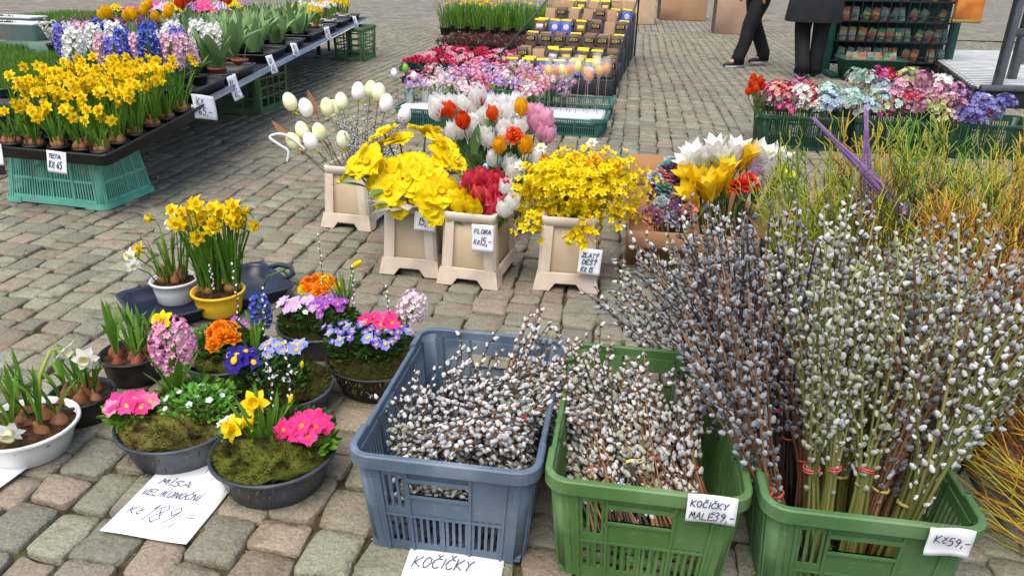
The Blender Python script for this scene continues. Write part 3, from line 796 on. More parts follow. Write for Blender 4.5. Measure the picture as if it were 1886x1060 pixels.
M_PINK = prim_mesh('primrose_bloom', PINK, 1.35); M_HOT = prim_mesh('primrose_bloom', HOT, 1.6, petalm('d06018', 'e8a020')); M_ORANGE = double_mesh('orange_bloom', ORANGE, 1.0, 4, 3)
M_ROSE = prim_mesh('primrose_bloom', petalm('e46a92', 'ec8aa8', 'f3a9bd'), 1.25)
M_LILAC = prim_mesh('primrose_bloom', petalm('c59bd6', 'd6b5e2', 'e6d0ee'), 1.1); M_PURP = prim_mesh('primrose_bloom', petalm('8a3aa8', 'a054ba', 'b470c8'), .95, EYE)
VI_B = petalm('3c2f96', '5142ae', '6a5cc2'); VI_L = petalm('8490d8', '9aa6e4', 'b1bcee')
M_VIO = viola_mesh('viola_bloom', VI_B, petalm('6d60c4', '8c84d6'), 1.0); M_VIO2 = viola_mesh('viola_bloom', petalm('7a86d8', '98a2e4'), VI_L, 1.25); M_PANSY = viola_mesh('pansy_bloom', petalm('1f1470', '2c1d8c'), petalm('24187c', '33239a'), 2.1)
M_VIOW = viola_mesh('viola_bloom', WHITE, WHITE, .95)
M_TINY = prim_mesh('small_bloom', petalm('c9cdf0', 'dfe2f6', 'f0f1fa'), .42)
SKIN = flat(['6a4026', '8a5a34', 'ae8256'], rough=.5, nsc=40, namt=.5)
SKIN_R = flat(['6e3626', '8a4a34', 'a46a4c'], rough=.5, nsc=40, namt=.5)
M_BULB = mesh('bulb', [lathe([(.004, -.012), (.014, -.008), (.0195, .004), (.018, .014), (.011, .026), (.006, .036), (.004, .044)], 11, 0, cap1=True)], [SKIN])
M_BULBR = mesh('bulb', [lathe([(.004, -.012), (.013, -.008), (.018, .004), (.016, .015), (.010, .026), (.006, .034), (.004, .040)], 11, 0, cap1=True)], [SKIN_R])
BROAD = [mesh('broad_leaf', [leaf(.16, .048, b, .35, 7, .62, .5, 0, .03, tw)], [GREY_GREEN]) for b, tw in ((.5, .2), (.9, -.3), (.3, .5), (1.3, .1))]
STRAP = [mesh('strap_leaf', [leaf(.15, .022, b, .45, 6, .35, .7)], [GREEN]) for b in (.35, .75, 1.2, .15)]
PRLEAF = [mesh('rosette_leaf', [leaf(.075, .038, b, .15, 5, .55, .25, 0, .06)], [petalm('4a7526', '628f32', '7fa845')]) for b in (.5, .9, 1.2)]

def clump_leaves(parent, loc, n, L, W, rad, spread, seed, mt=None, name='leaves'):
    rg = random.Random(seed); sh = []
    for i in range(n):
        a = rg.uniform(0, 6.28); rr = rad*math.sqrt(rg.random())
        A = rotm(0, 0, a+rg.uniform(-.8, .8)) @ rotm(0, spread*rg.uniform(.2, 1.), 0)
        sh.append(leaf(L*rg.uniform(.65, 1.08), W*rg.uniform(.8, 1.2), rg.uniform(0, .55), .4, 5, .3, .75).tf(A, (loc[0]+rr*math.cos(a), loc[1]+rr*math.sin(a), loc[2])))
    return part(name, sh, mt or GREEN, parent, kind='stuff')
def daffodils(parent, loc, nf, nl, H, rad, seed, ms=None, spread=.18, lean=(0, 0), bulbs=0, face=None, W=.009, lf=1.0, droop=.9):
    rg = random.Random(seed); ms = ms or [M_DAFF, M_DAFF, M_DAFF2]
    if nl: clump_leaves(parent, loc, nl, H*lf, W, rad, spread*1.2, seed+1)
    st = []; bl = []
    for i in range(nf):
        a = rg.uniform(0, 6.28); rr = rad*math.sqrt(rg.random()); h = H*rg.uniform(.82, 1.12)
        b = np.array([loc[0]+rr*math.cos(a), loc[1]+rr*math.sin(a), loc[2]])
        off = np.array([lean[0]+math.cos(a)*spread*h*rr/rad*1.2+rg.uniform(-.02, .02), lean[1]+math.sin(a)*spread*h*rr/rad*1.2+rg.uniform(-.02, .02), 0])
        t = b+off+np.array([0, 0, h])
        fa = face if face is not None else -1.57
        fa = fa+rg.uniform(-1.5, 1.5)
        fd = np.array([math.cos(fa), math.sin(fa), rg.uniform(-.05, .9)]); fd /= np.linalg.norm(fd)
        P = [b, b+off*.35+np.array([0, 0, h*.5]), t-np.array([0, 0, .012]), t+fd*.006, t+fd*.012]
        st.append(tube(P, [.0024, .0022, .002, .0019, .0019], 5))
        put('bloom', rg.choice(ms), parent, t+fd*.022, aim(fd, rg.uniform(0, 6)), rg.uniform(.85, 1.15))
    if st: part('stems', st, GREEN, parent, kind='stuff')
    for i in range(bulbs):
        a = i*6.28/bulbs+rg.uniform(-.3, .3); rr = rad*rg.uniform(.4, 1)
        put('bulb', M_BULB, parent, (loc[0]+rr*math.cos(a), loc[1]+rr*math.sin(a), loc[2]+.004), rotm(rg.uniform(-.3, .3), rg.uniform(-.3, .3), 0), rg.uniform(.85, 1.15))
def hyacinth(parent, loc, H, me, seed, k=1.0, lean=(0, 0), nl=5, lk=1.0):
    rg = random.Random(seed)
    b = np.array(loc, float); t = b+np.array([lean[0], lean[1], H])
    stm = part('stem', tube([b, (b+t)/2+np.array([rg.uniform(-.006, .006), 0, 0]), t], [.006, .0055, .005], 7), GREEN, parent)
    put('bloom', me, stm, t, aim(t-b+np.array([rg.uniform(-.02, .02), rg.uniform(-.02, .02), .04])), k)
    for i in range(nl):
        a = i*6.28/nl+rg.uniform(-.4, .4)
        put('leaf', rg.choice(STRAP), parent, b, rotm(0, 0, a) @ rotm(0, rg.uniform(.15, .5), 0), lk*rg.uniform(.8, 1.15))
def rosette(parent, loc, n, k, seed, tilt=(.7, 1.2)):
    rg = random.Random(seed)
    for i in range(n):
        a = i*2.4+rg.uniform(-.3, .3)
        put('leaf', rg.choice(PRLEAF), parent, loc, rotm(0, 0, a) @ rotm(0, rg.uniform(*tilt), 0), k*rg.uniform(.8, 1.2))
def cluster(parent, loc, n, rx, ry, h, me, seed, k=1.0, tilt=.55, name='bloom', face=(-.1, -.45)):
    rg = random.Random(seed)
    for i in range(n):
        a = i*2.4+rg.uniform(-.4, .4); rr = math.sqrt((i+.4)/n)
        x, y = rx*rr*math.cos(a), ry*rr*math.sin(a)
        d = (x/rx*tilt+rg.uniform(-.25, .25)+face[0], y/ry*tilt+rg.uniform(-.25, .25)+face[1], 1)
        put(name, rg.choice(me) if isinstance(me, list) else me, parent, (loc[0]+x, loc[1]+y, loc[2]+h*(1-.5*rr*rr)+rg.uniform(-.006, .006)), aim(d, rg.uniform(0, 6)), k*rg.uniform(.85, 1.15))
def foliage(parent, loc, n, rx, ry, h, seed, L=.018, W=.011, mt=None, name='foliage'):
    """small-leaved bushy growth"""
    rg = random.Random(seed); T = leaf(1, .55, .5, .25, 3, .6, .4); ms = []; ls = []
    for i in range(n):
        a = rg.uniform(0, 6.28); rr = math.sqrt(rg.random()); z = h*(1-.6*rr*rr)*rg.random()**.5
        d = (math.cos(a)*rr+rg.uniform(-.6, .6), math.sin(a)*rr+rg.uniform(-.6, .6), rg.uniform(.1, .9))
        ms.append(aim(d, rg.uniform(0, 6))*L*rg.uniform(.7, 1.3)); ls.append((loc[0]+rx*rr*math.cos(a), loc[1]+ry*rr*math.sin(a), loc[2]+z))
    return part(name, scatter(T, ms, ls), mt or GREEN, parent, kind='stuff')
MOSS = mat('moss', [S('191a0b'), S('2a2d10'), S('3e4416'), S('575d22'), S('727634'), S('4c3a22'), S('30251a')], rough=.95, spec=.1, namt=.25, nsc=40, wear=(S('2a2012'), 22, .50, .66))
def moss(parent, r, z, h, seed, n=1300, drip=0, loc=(0, 0)):
    rg = random.Random(seed)
    pr = [(r*math.cos(i/6*math.pi/2), z+h*math.sin(i/6*math.pi/2)) for i in range(6)]+[(.004, z+h)]
    m = lathe(pr, 30, cap0=True, cap1=True)
    V = m.V.copy()
    for i in range(len(V)): V[i] += np.array([rg.uniform(-.005, .005), rg.uniform(-.005, .005), rg.uniform(-.008, .006)])
    lumps = [(rg.uniform(0, 6.28), math.sqrt(rg.random())*.95, rg.uniform(.18, .40)) for _ in range(14)]
    def lump(x, y): return max(0, max(1-((x/r-q*math.cos(a))**2+(y/r-q*math.sin(a))**2)/(w*w) for a, q, w in lumps))*.024
    for i in range(len(V)): V[i][2] += lump(V[i][0], V[i][1])
    m = Sh(V, L=m.L, Z=m.Z, M=m.M)
    T = Sh([(-.5, 0, 0), (.5, 0, 0), (0, .15, 1)], [(0, 1, 2)]); ms = []; ls = []
    for i in range(n):
        a = rg.uniform(0, 6.28); rr = math.sqrt(rg.random()); zz = z+h*math.sqrt(max(0, 1-rr*rr))+lump(r*rr*math.cos(a), r*rr*math.sin(a))
        d = (math.cos(a)*rr*.9+rg.uniform(-.7, .7), math.sin(a)*rr*.9+rg.uniform(-.7, .7), .75)
        s = rg.uniform(.008, .024)
        ms.append(aim(d, rg.uniform(0, 6)) @ np.diag([.0019, .0019, s])); ls.append((r*rr*math.cos(a)*1.0, r*rr*math.sin(a), zz-.003))
    for i in range(drip):                       # tufts hanging over the rim
        a = -1.57+rg.gauss(0, .5); zz = z+rg.uniform(-.045, .01)
        d = (math.cos(a)*.5+rg.uniform(-.4, .4), math.sin(a)*.5+rg.uniform(-.3, .3), -.8)
        ms.append(aim(d, rg.uniform(0, 6)) @ np.diag([.003, .003, rg.uniform(.008, .016)])); rd = r*1.09-max(0, z-zz)*.38; ls.append((rd*math.cos(a), rd*math.sin(a), zz+.006))
    o = part('moss', [m.tf(loc=(*loc, 0)), scatter(T, ms, ls).tf(loc=(*loc, 0))], MOSS, parent, kind='stuff')
    return o
SLATE = plast('30343b', '3a3f47', '434952', rough=.38, wear=(S('5a6068'), 8, .55, .8))
NAVY = plast('1c2230', '252d3d', '2e3849', rough=.35)
def bowl(parent, r, h, mt, rb=.72, lip=.004, name='bowl', n=36, sy=1.0):
    pr = [(r*rb*.5, .0), (r*rb, 0), (r*(rb+.06), .004), (r*(rb*.4+.6), h*.55), (r-.003, h-.012), (r+.004, h-.008), (r+lip, h-.002), (r+lip*.4, h), (r-.004, h-.001), (r-.006, h-.015), (r*.6, h-.03)]
    return part(name, lathe(pr, n, sy=sy, cap1=True), mt, parent)
def soil(parent, r, z, seed=0, sy=1.0):
    rg = random.Random(seed)
    m = lathe([(r, z-.01), (r*.98, z), (r*.6, z+.006), (r*.2, z+.008)], 20, cap1=True, sy=sy)
    V = m.V+np.array([[rg.uniform(-.002, .002), rg.uniform(-.002, .002), rg.uniform(-.003, .003)] for _ in m.V])
    return part('soil', Sh(V, L=m.L, Z=m.Z, M=m.M), SOIL, parent)
def bud_twig(parent, loc, H, lean, seed):
    """thin catkin twig stuck in an arrangement"""
    rg = random.Random(seed); b = np.array(loc); t = b+np.array([lean[0], lean[1], H])
    P = [b, (b+t)/2+np.array([.008, 0, 0]), t]
    ms, ls = [], []
    for i in range(9):
        f = .3+.7*i/8; q = b+(t-b)*f+np.array([.008*(1-abs(2*f-1)), 0, 0]); a = i*2.6
        ms.append(aim((math.cos(a)*.6, math.sin(a)*.6, 1))*.62); ls.append(q)
    part('catkin_twig', [tube(P, [.0018, .0015, .001], 5, m=3), scatter(CK, ms, ls)], [WHITE, SCALE, HAIR, ST_DK], parent)

# ------------------------------------------------------------------ planted bowls at the left
def build_bowls():
    G = 'planted spring bowls on the cobbles'
    # front bowl
    o = thing('planted_bowl', 'slate bowl nearest the camera with hot pink primrose, daffodils and moss', 'planted bowl', (-.56, 1.535, 0), 0, G)
    bowl(o, .145, .095, SLATE); moss(o, .138, .078, .045, 1, 4600, 40)
    daffodils(o, (-.02, .0, .105), 0, 22, .135, .022, 5, spread=.45, W=.013)
    for x, y, h, fd in ((-.085, -.005, .15, (-.5, -.6, .5)), (-.05, .05, .185, (.1, -.7, .5)), (-.035, -.01, .17, (-.9, -.3, .2))):
        put('bloom', M_DAFF, o, (x, y, h), aim(fd), 1.25)
        part('stem', tube([(-.02, 0, .105), (x*.6-.008, y*.6, h*.75), (x, y, h-.008)], .0024, 5), GREEN, o)
    put('bud', BUD, o, (.04, .03, .20), aim((.3, .1, 1)), .9); part('stem', tube([(-.01, 0, .105), (.02, .02, .16), (.04, .03, .20)], .0022, 5), GREEN, o)
    rosette(o, (.075, .02, .112), 7, .8, 8)
    cluster(o, (.082, .005, .128), 13, .052, .047, .038, M_HOT, 4, .8)
    foliage(o, (-.095, .035, .10), 140, .04, .035, .05, 6, .016, mt=GREY_GREEN)
    cluster(o, (-.10, .03, .135), 6, .035, .03, .01, M_VIOW, 14, .95)
    bud_twig(o, (.02, .05, .11), .22, (.01, .03), 3); bud_twig(o, (-.015, .05, .11), .20, (-.005, .03), 4)
    foliage(o, (.03, .07, .10), 260, .10, .05, .06, 71, .018, .011, DKGREEN); foliage(o, (.085, .0, .105), 90, .06, .055, .02, 72, .03, .018, GREEN)
    # second bowl, pink hyacinth
    o = thing('planted_bowl', 'slate bowl with a big pink hyacinth, pink primroses and leafy green growth', 'planted bowl', (-.835, 1.65, 0), 0, G)
    bowl(o, .146, .095, SLATE); moss(o, .138, .078, .035, 2, 4000, 24)
    hyacinth(o, (-.03, .07, .11), .085, M_HPB, 3, 1.0, (.0, .02), 7, 1.0)
    rosette(o, (-.105, -.005, .105), 8, .95, 9)
    cluster(o, (-.10, -.02, .13), 10, .052, .042, .03, [M_PINK, M_ROSE, M_PINK], 5, .88)
    foliage(o, (.045, .02, .10), 520, .085, .07, .07, 7, .017, .011, petalm('4f8a2c', '6aa53a', '8fbf55'))
    cluster(o, (.04, -.0, .15), 9, .08, .06, .01, M_TINY, 15, 1.0)
    put('bloom', M_DAFF, o, (-.06, .13, .30), aim((-.3, -.5, .5)), 1.2); part('stem', tube([(-.04, .08, .11), (-.05, .11, .2), (-.06, .13, .29)], .0024, 5), GREEN, o)
    foliage(o, (-.10, -.015, .10), 130, .06, .055, .03, 73, .028, .017, GREEN); foliage(o, (.02, .09, .10), 260, .10, .05, .06, 74, .018, .011, GREEN)
    # behind it: orange blooms and blue hyacinth
    o = thing('planted_bowl', 'mossy dark bowl with orange double bloom and blue hyacinth, behind the pink hyacinth', 'planted bowl', (-.835, 2.02, 0), 0, G)
    bowl(o, .135, .09, SLATE); moss(o, .128, .075, .04, 3, 3200, 24)
    rosette(o, (.0, -.03, .11), 8, .9, 10)
    cluster(o, (.005, -.035, .135), 8, .042, .05, .04, M_ORANGE, 6, 1.05)
    hyacinth(o, (.085, .03, .10), .06, M_HB, 4, .95, (.01, .01), 5, .9)
    foliage(o, (-.06, .03, .10), 160, .06, .05, .05, 8, .016)
    cluster(o, (.02, .06, .15), 5, .06, .03, .01, [M_VIO, M_PURP], 16, .8)
    daffodils(o, (.09, -.05, .1), 0, 9, .13, .015, 51, spread=.25)
    bud_twig(o, (.02, .03, .1), .24, (.0, .03), 5); bud_twig(o, (.11, -.04, .1), .2, (.02, .02), 6)
    foliage(o, (.0, -.03, .10), 260, .09, .08, .05, 75, .024, .014, DKGREEN)
    # deep blue pansies
    o = thing('planted_bowl', 'bowl with dark blue pansy and light blue violas between the front bowls', 'planted bowl', (-.62, 1.845, 0), 0, G)
    bowl(o, .13, .09, SLATE); moss(o, .122, .075, .03, 4, 2800, 24)
    foliage(o, (-.03, -.01, .09), 600, .10, .09, .085, 9, .018, .012, DKGREEN)
    cluster(o, (-.10, -.02, .155), 8, .04, .035, .035, M_PANSY, 7, 1.0, .8)
    cluster(o, (-.03, .03, .15), 10, .04, .045, .04, M_VIO2, 8, 1.0)
    cluster(o, (.025, .05, .15), 4, .02, .03, .03, M_VIO2, 18, 1.25)
    cluster(o, (-.02, -.04, .13), 9, .06, .04, .01, [M_TINY, M_VIOW], 19, .9)
    put('bud', BUD, o, (.06, -.03, .155), aim((.2, -.1, 1)), .8); part('stem', tube([(.05, -.02, .09), (.06, -.03, .155)], .002, 5), GREEN, o)
    # back bowl, orange and lilac
    o = thing('planted_bowl', 'bowl with orange yellow blooms over lilac primroses, nearest the beige buckets', 'planted bowl', (-.615, 2.235, 0), 0, G)
    bowl(o, .135, .09, SLATE); moss(o, .128, .075, .04, 5, 3200, 24)
    rosette(o, (-.03, .02, .11), 9, .9, 11)
    cluster(o, (-.015, .07, .165), 14, .06, .045, .035, [M_ORANGE, M_ORANGE, double_mesh('orange_bloom', YELLOW, .9, 4, 9)], 9, .82)
    cluster(o, (-.055, -.01, .135), 24, .08, .06, .03, [M_LILAC, M_LILAC, M_VIOW], 10, .75)
    cluster(o, (.03, .0, .135), 24, .055, .075, .035, M_PURP, 11, .78)
    daffodils(o, (.075, .05, .1), 0, 12, .15, .016, 52, spread=.25)
    put('bud', BUD, o, (.10, .06, .255), aim((.7, -.2, .6)), 1.6); part('stem', tube([(.075, .05, .1), (.09, .055, .2), (.10, .06, .255)], .0024, 5), GREEN, o)
    bud_twig(o, (.0, .03, .1), .26, (.0, .03), 7); bud_twig(o, (.10, .0, .1), .17, (.01, .02), 8)
    foliage(o, (.0, -.02, .10), 420, .115, .09, .05, 76, .022, .013, DKGREEN)
    # violas and white hyacinth
    o = thing('planted_bowl', 'bowl of blue violas with a pale pink hyacinth, beside the blue crate', 'planted bowl', (-.39, 2.01, 0), 0, G)
    bowl(o, .150, .095, BLACKP); moss(o, .142, .08, .035, 6, 3800, 120)
    foliage(o, (-.03, .01, .10), 900, .12, .095, .075, 12, .018, .012, DKGREEN)
    cluster(o, (-.03, .0, .155), 40, .13, .095, .025, [M_VIO, M_VIO, M_VIO, M_VIO2], 12, 1.0)
    rosette(o, (.0, .06, .12), 6, .8, 21)
    cluster(o, (.0, .05, .165), 7, .05, .035, .025, [M_PINK, M_HOT], 13, .85)
    hyacinth(o, (.06, .07, .11), .06, M_HWB, 6, 1.0, (.02, .02), 4, .75)
    bud_twig(o, (.02, .05, .11), .17, (.0, .02), 9)
    # --- bulbs in pots
    def bulbs(o, n, rad, z, seed, me=M_BULB, sh=.1, k=1.0):
        rg = random.Random(seed)
        for i in range(n):
            a = i*2.4+rg.uniform(-.3, .3); rr = rad*math.sqrt((i+.3)/n); x, y = rr*math.cos(a), rr*math.sin(a)
            put('bulb', me, o, (x, y, z+.004), rotm(rg.uniform(-.25, .25), rg.uniform(-.25, .25), 0), k*rg.uniform(.85, 1.2))
            for j in range(3): put('leaf', rg.choice(STRAP), o, (x, y, z+.035*k), rotm(0, 0, rg.uniform(0, 6)) @ rotm(0, rg.uniform(.0, .3), 0), (.6, .55, sh/.15*rg.uniform(.7, 1.2)))
    o = thing('bulb_bowl', 'white bowl of sprouting bulbs with drooping white narcissus, cut by the left edge', 'bulb bowl', (-1.215, 1.635, 0), 0, 'bulbs sprouting in bowls')
    WHITEP = plast('d9d9d6', 'e6e6e3', rough=.35)
    bowl(o, .122, .085, WHITEP, .68); soil(o, .114, .072, 1)
    bulbs(o, 10, .085, .060, 2, M_BULB, .14, .98)
    for x0, y0, x1, y1, h in ((.05, -.02, .10, .06, .27), (-.01, -.05, -.09, -.02, .18), (.02, -.06, .05, -.12, .145), (-.03, .02, -.12, .05, .22)):
        part('stem', tube([(x0, y0, .1), (x0+(x1-x0)*.3, y0+(y1-y0)*.3, h*.8), (x0+(x1-x0)*.7, y0+(y1-y0)*.7, h), (x1, y1, h*.98)], [.006, .005, .0045, .0035], 7), petalm('7f9a30', '9fb548', 'b9c863'), o)
        put('bloom', M_DAFFW, o, (x1, y1, h*.965), aim((x1-x0, y1-y0-.08, -.05)), 1.25)
    o = thing('bulb_pot', 'black pot of brown bulbs with one white narcissus, behind the white bowl', 'bulb pot', (-1.16, 1.80, 0), 0, 'bulbs sprouting in bowls')
    bowl(o, .082, .075, BLACKP, .8); soil(o, .076, .062, 2); bulbs(o, 8, .058, .050, 3, M_BULB, .12, 1.0)
    part('stem', tube([(.02, 0, .09), (.03, -.01, .16), (.04, -.015, .19)], .003, 6), GREEN, o); put('bloom', M_DAFFW, o, (.045, -.02, .19), aim((.2, -.8, .1)), 1.25)
    o = thing('bulb_pot', 'black pot of reddish bulbs with green shoots, left of the pink hyacinth', 'bulb pot', (-1.12, 2.02, 0), 0, 'bulbs sprouting in bowls')
    bowl(o, .092, .085, BLACKP, .8); soil(o, .086, .07, 3); bulbs(o, 11, .068, .060, 4, M_BULBR, .13, .95)
    # --- navy tray with two bowls of daffodils
    o = thing('plastic_tray', 'dark navy plastic tray with a loop handle under the daffodil bowls', 'tray', (-1.105, 2.555, 0), R(40))
    part('tray_body', rrings([(.48, .26, .004), (.50, .28, .010), (.53, .31, .045), (.55, .33, .048), (.55, .33, .054), (.525, .305, .054), (.515, .295, .046), (.49, .27, .012)], .045, cap0=True, cap1=True, k=7), NAVY, o)
    part('handle', tube([(.262, -.07, .052), (.305, -.06, .06), (.325, 0, .062), (.305, .06, .06), (.262, .07, .052)], .010, 8), NAVY, o)
    part('handle_cord', tube([(.17, -.08, .03), (.19, -.10, .09), (.25, -.10, .10), (.29, -.07, .05)], .004, 6), GREY_GREEN, o)
    o = thing('daffodil_bowl', 'yellow rimmed bowl thick with yellow daffodils in the navy tray', 'planted bowl', (-1.025, 2.46, .012), 0, 'daffodil bowls in the navy tray')
    bowl(o, .088, .085, plast('d9a90a', 'e6b914', 'ecc22a', rough=.4), .75); soil(o, .08, .072, 4)
    daffodils(o, (-.025, .0, .08), 22, 48, .265, .035, 21, bulbs=4, spread=.14, lean=(-.02, .03)); daffodils(o, (.045, .02, .08), 20, 40, .26, .025, 22, bulbs=3, spread=.16, lean=(.02, .03))
    bud_twig(o, (.0, -.055, .07), .12, (.005, -.0), 10)
    o = thing('daffodil_bowl', 'white bowl of white narcissus and few yellow daffodils in the navy tray', 'planted bowl', (-1.215, 2.55, .012), 0, 'daffodil bowls in the navy tray')
    bowl(o, .08, .085, WHITEP, .75); soil(o, .073, .072, 5)
    daffodils(o, (.0, .0, .08), 9, 14, .22, .045, 23, [M_DAFFW, M_DAFFW, M_DAFF], bulbs=5, spread=.22, lean=(-.01, .02))
    daffodils(o, (-.03, -.02, .08), 4, 6, .12, .03, 24, [M_DAFFW, M_DAFF], spread=.35, lean=(-.05, -.02))
build_bowls()

# ------------------------------------------------------------------ hand lettering as thin strokes
GL_ = {'A': [[(0, 0), (.5, 1), (1, 0)], [(.2, .38), (.8, .38)]], 'C': [[(1, .85), (.6, 1), (.1, .75), (0, .4), (.25, .05), (.6, 0), (1, .15)]], 'D': [[(0, 0), (0, 1), (.6, .95), (1, .5), (.6, .05), (0, 0)]], 'E': [[(1, 1), (0, 1), (0, 0), (1, 0)], [(0, .52), (.75, .52)]], 'F': [[(1, 1), (0, 1), (0, 0)], [(0, .52), (.75, .52)]], 'I': [[(.4, 0), (.5, 1)]], 'K': [[(0, 0), (.05, 1)], [(.9, 1), (.05, .45), (1, 0)]], 'L': [[(.05, 1), (0, 0), (.9, 0)]], 'M': [[(0, 0), (.15, 1), (.5, .4), (.85, 1), (1, 0)]], 'N': [[(0, 0), (.05, 1), (.9, 0), (1, 1)]], 'O': [[(.5, 1), (.1, .8), (0, .4), (.3, 0), (.7, 0), (1, .45), (.85, .85), (.5, 1)]], 'R': [[(0, 0), (.05, 1), (.7, 1), (.9, .75), (.6, .5), (.05, .48), (1, 0)]], 'S': [[(.95, .9), (.5, 1), (.1, .75), (.5, .52), (.9, .28), (.5, 0), (0, .12)]], 'T': [[(0, 1), (1, 1)], [(.5, 1), (.45, 0)]], 'U': [[(0, 1), (.05, .25), (.45, 0), (.85, .25), (1, 1)]], 'V': [[(0, 1), (.45, 0), (1, 1)]], 'Y': [[(0, 1), (.5, .5), (1, 1)], [(.5, .5), (.4, 0)]], 'Z': [[(0, 1), (1, 1), (0, 0), (1, 0)]], 'P': [[(0, 0), (.05, 1), (.75, .95), (.9, .72), (.6, .48), (.05, .45)]],
       '1': [[(.2, .7), (.6, 1), (.4, 0)]], '3': [[(.1, .95), (.6, 1), (.9, .78), (.45, .55), (.95, .3), (.5, 0), (0, .12)]], '5': [[(.95, 1), (.25, 1), (.15, .6), (.7, .6), (.9, .3), (.5, 0), (0, .1)]], '6': [[(.8, 1), (.25, .6), (.05, .25), (.4, 0), (.85, .2), (.7, .45), (.15, .35)]], '8': [[(.5, .52), (.1, .78), (.5, 1), (.9, .78), (.5, .52), (.05, .22), (.5, 0), (.95, .22), (.5, .52)]], '9': [[(.9, .7), (.5, .45), (.1, .7), (.5, 1), (.9, .75), (.75, .3), (.35, 0)]],
       ',': [[(.4, .1), (.2, -.2)]], '-': [[(.1, .45), (.9, .5)]], 'c': [[(.85, .5), (.4, .55), (.15, .25), (.45, 0), (.85, .1)]], 's': [[(.8, .52), (.3, .5), (.7, .25), (.2, 0)]]}
ACC = {'Í': ('I', 'a'), 'Č': ('C', 'v'), 'č': ('c', 'w'), 'É': ('E', 'a'), 'Ý': ('Y', 'a'), 'Š': ('S', 'v'), 'Ť': ('T', 'v')}
def word(text, h, w, pen, slant=.18, seed=3):
    """strokes lying in the XY plane, starting at the origin"""
    rg = random.Random(seed+len(text)); out = []; x = 0
    for ch in text:
        if ch == ' ': x += w*.8; continue
        base, acc = ACC.get(ch, (ch, None)); ss = [list(s) for s in GL_[base]]
        if acc == 'a': ss.append([(.4, 1.12), (.75, 1.35)])
        if acc == 'v': ss.append([(.2, 1.32), (.5, 1.12), (.85, 1.32)])
        if acc == 'w': ss.append([(.2, .85), (.5, .68), (.85, .85)])
        cw = w*(.45 if base in 'I1,' else 1)
        for s in ss:
            P = [np.array([x+px*cw+slant*py*h+rg.uniform(-.03, .03)*w, py*h+rg.uniform(-.03, .03)*h]) for px, py in s]
            for a, b in zip(P[:-1], P[1:]):
                d = b-a; L = np.linalg.norm(d)+1e-9; d = d/L; n = np.array([-d[1], d[0]])*pen/2; e = d*pen*.35
                q = [a-e+n, a-e-n, b+e-n, b+e+n]; z0, z1 = 0, .0006
                V = [(*p, z0) for p in q]+[(*p, z1) for p in q]
                out.append(Sh(V, [(3, 2, 1, 0), (4, 5, 6, 7), (0, 1, 5, 4), (1, 2, 6, 5), (2, 3, 7, 6), (3, 0, 4, 7)]))
        x += cw*1.28
    # neighbouring strokes overlap; lift each a hair so no two tops share a plane
    return join([s.tf(loc=(0, 0, .00002*i)) for i, s in enumerate(out)])
def sheet(W, L, n=6, curl=0., seed=0, amp=.001, t=.0006):
    """slightly buckled sheet of paper with thickness, lower left corner at the origin"""
    rg = random.Random(seed); V = []; F = []
    ph = rg.uniform(0, 6)
    for k in (0, 1):
        for j in range(n+1):
            for i in range(n+1):
                u, v = i/n, j/n
                z = amp*math.sin(u*5+ph)+amp*math.cos(v*4+ph*2)+curl*max(0, v-.7)**2*W
                V.append((u*W, v*L, z+k*t))
    m = (n+1)**2
    for j in range(n):
        for i in range(n):
            a = j*(n+1)+i; F.append((a, a+n+1, a+n+2, a+1)); F.append((m+a, m+a+1, m+a+n+2, m+a+n+1))
    for i in range(n):
        for a, b in ((i, i+1), ((n)*(n+1)+i+1, n*(n+1)+i), ((i+1)*(n+1), i*(n+1)), (i*(n+1)+n, (i+1)*(n+1)+n)): F.append((a, b, b+m, a+m))
    return Sh(V, F)

# ------------------------------------------------------------------ what stands in the buckets
PSTEM = flat(['3f6b2a', '4f7d35', '638f42'], rough=.5, trans=.1)
def headed(name, label, cat, group, me, head, root, aimd, k=1.0, rs=.003, leaves=0, seed=0, stemm=None, lk=1.0, bloom='bloom'):
    """one cut stem with its flower: stands at root (inside the bucket) and ends in a head"""
    rg = random.Random(seed)
    o = thing(name, label, cat, root, 0, group)
    h = np.array(head)-np.array(root); d = np.array(aimd, float); d /= np.linalg.norm(d)
    st = part('stem', tube([(0, 0, 0), h*.55+np.array([0, 0, .02]), h-d*.02, h], [rs, rs, rs*.9, rs*.9], 6), stemm or PSTEM, o)
    put(bloom, me, st, h, aim(d, rg.uniform(0, 6)), k)
    for i in range(leaves):
        f = rg.uniform(.35, .75)
        put('leaf', rg.choice(BROAD), o, h*f, rotm(0, 0, rg.uniform(0, 6)) @ rotm(0, rg.uniform(.1, .35), 0), lk*rg.uniform(.8, 1.1))
    return o
T_RED = tulip_mesh('tulip_bloom', petalm('cc2448', 'de4058', 'ea684a'), 1.05); T_YEL = tulip_mesh('tulip_bloom', YELLOW, .95, .06); T_WHT = tulip_mesh('tulip_bloom', WHITE, 1.15)
T_WHO = tulip_mesh('tulip_bloom', WHITE, 1.2, .12); T_ORG = tulip_mesh('tulip_bloom', petalm('d8320e', 'e64a14', 'ee6a1c'), .95); T_PNK = tulip_mesh('tulip_bloom', petalm('e79abb', 'efb4cc', 'f5cddd'), 1.15, .05)
T_OY = tulip_mesh('tulip_bloom', petalm('f0a408', 'f6b818', 'fbcc30'), 1.0, .05)
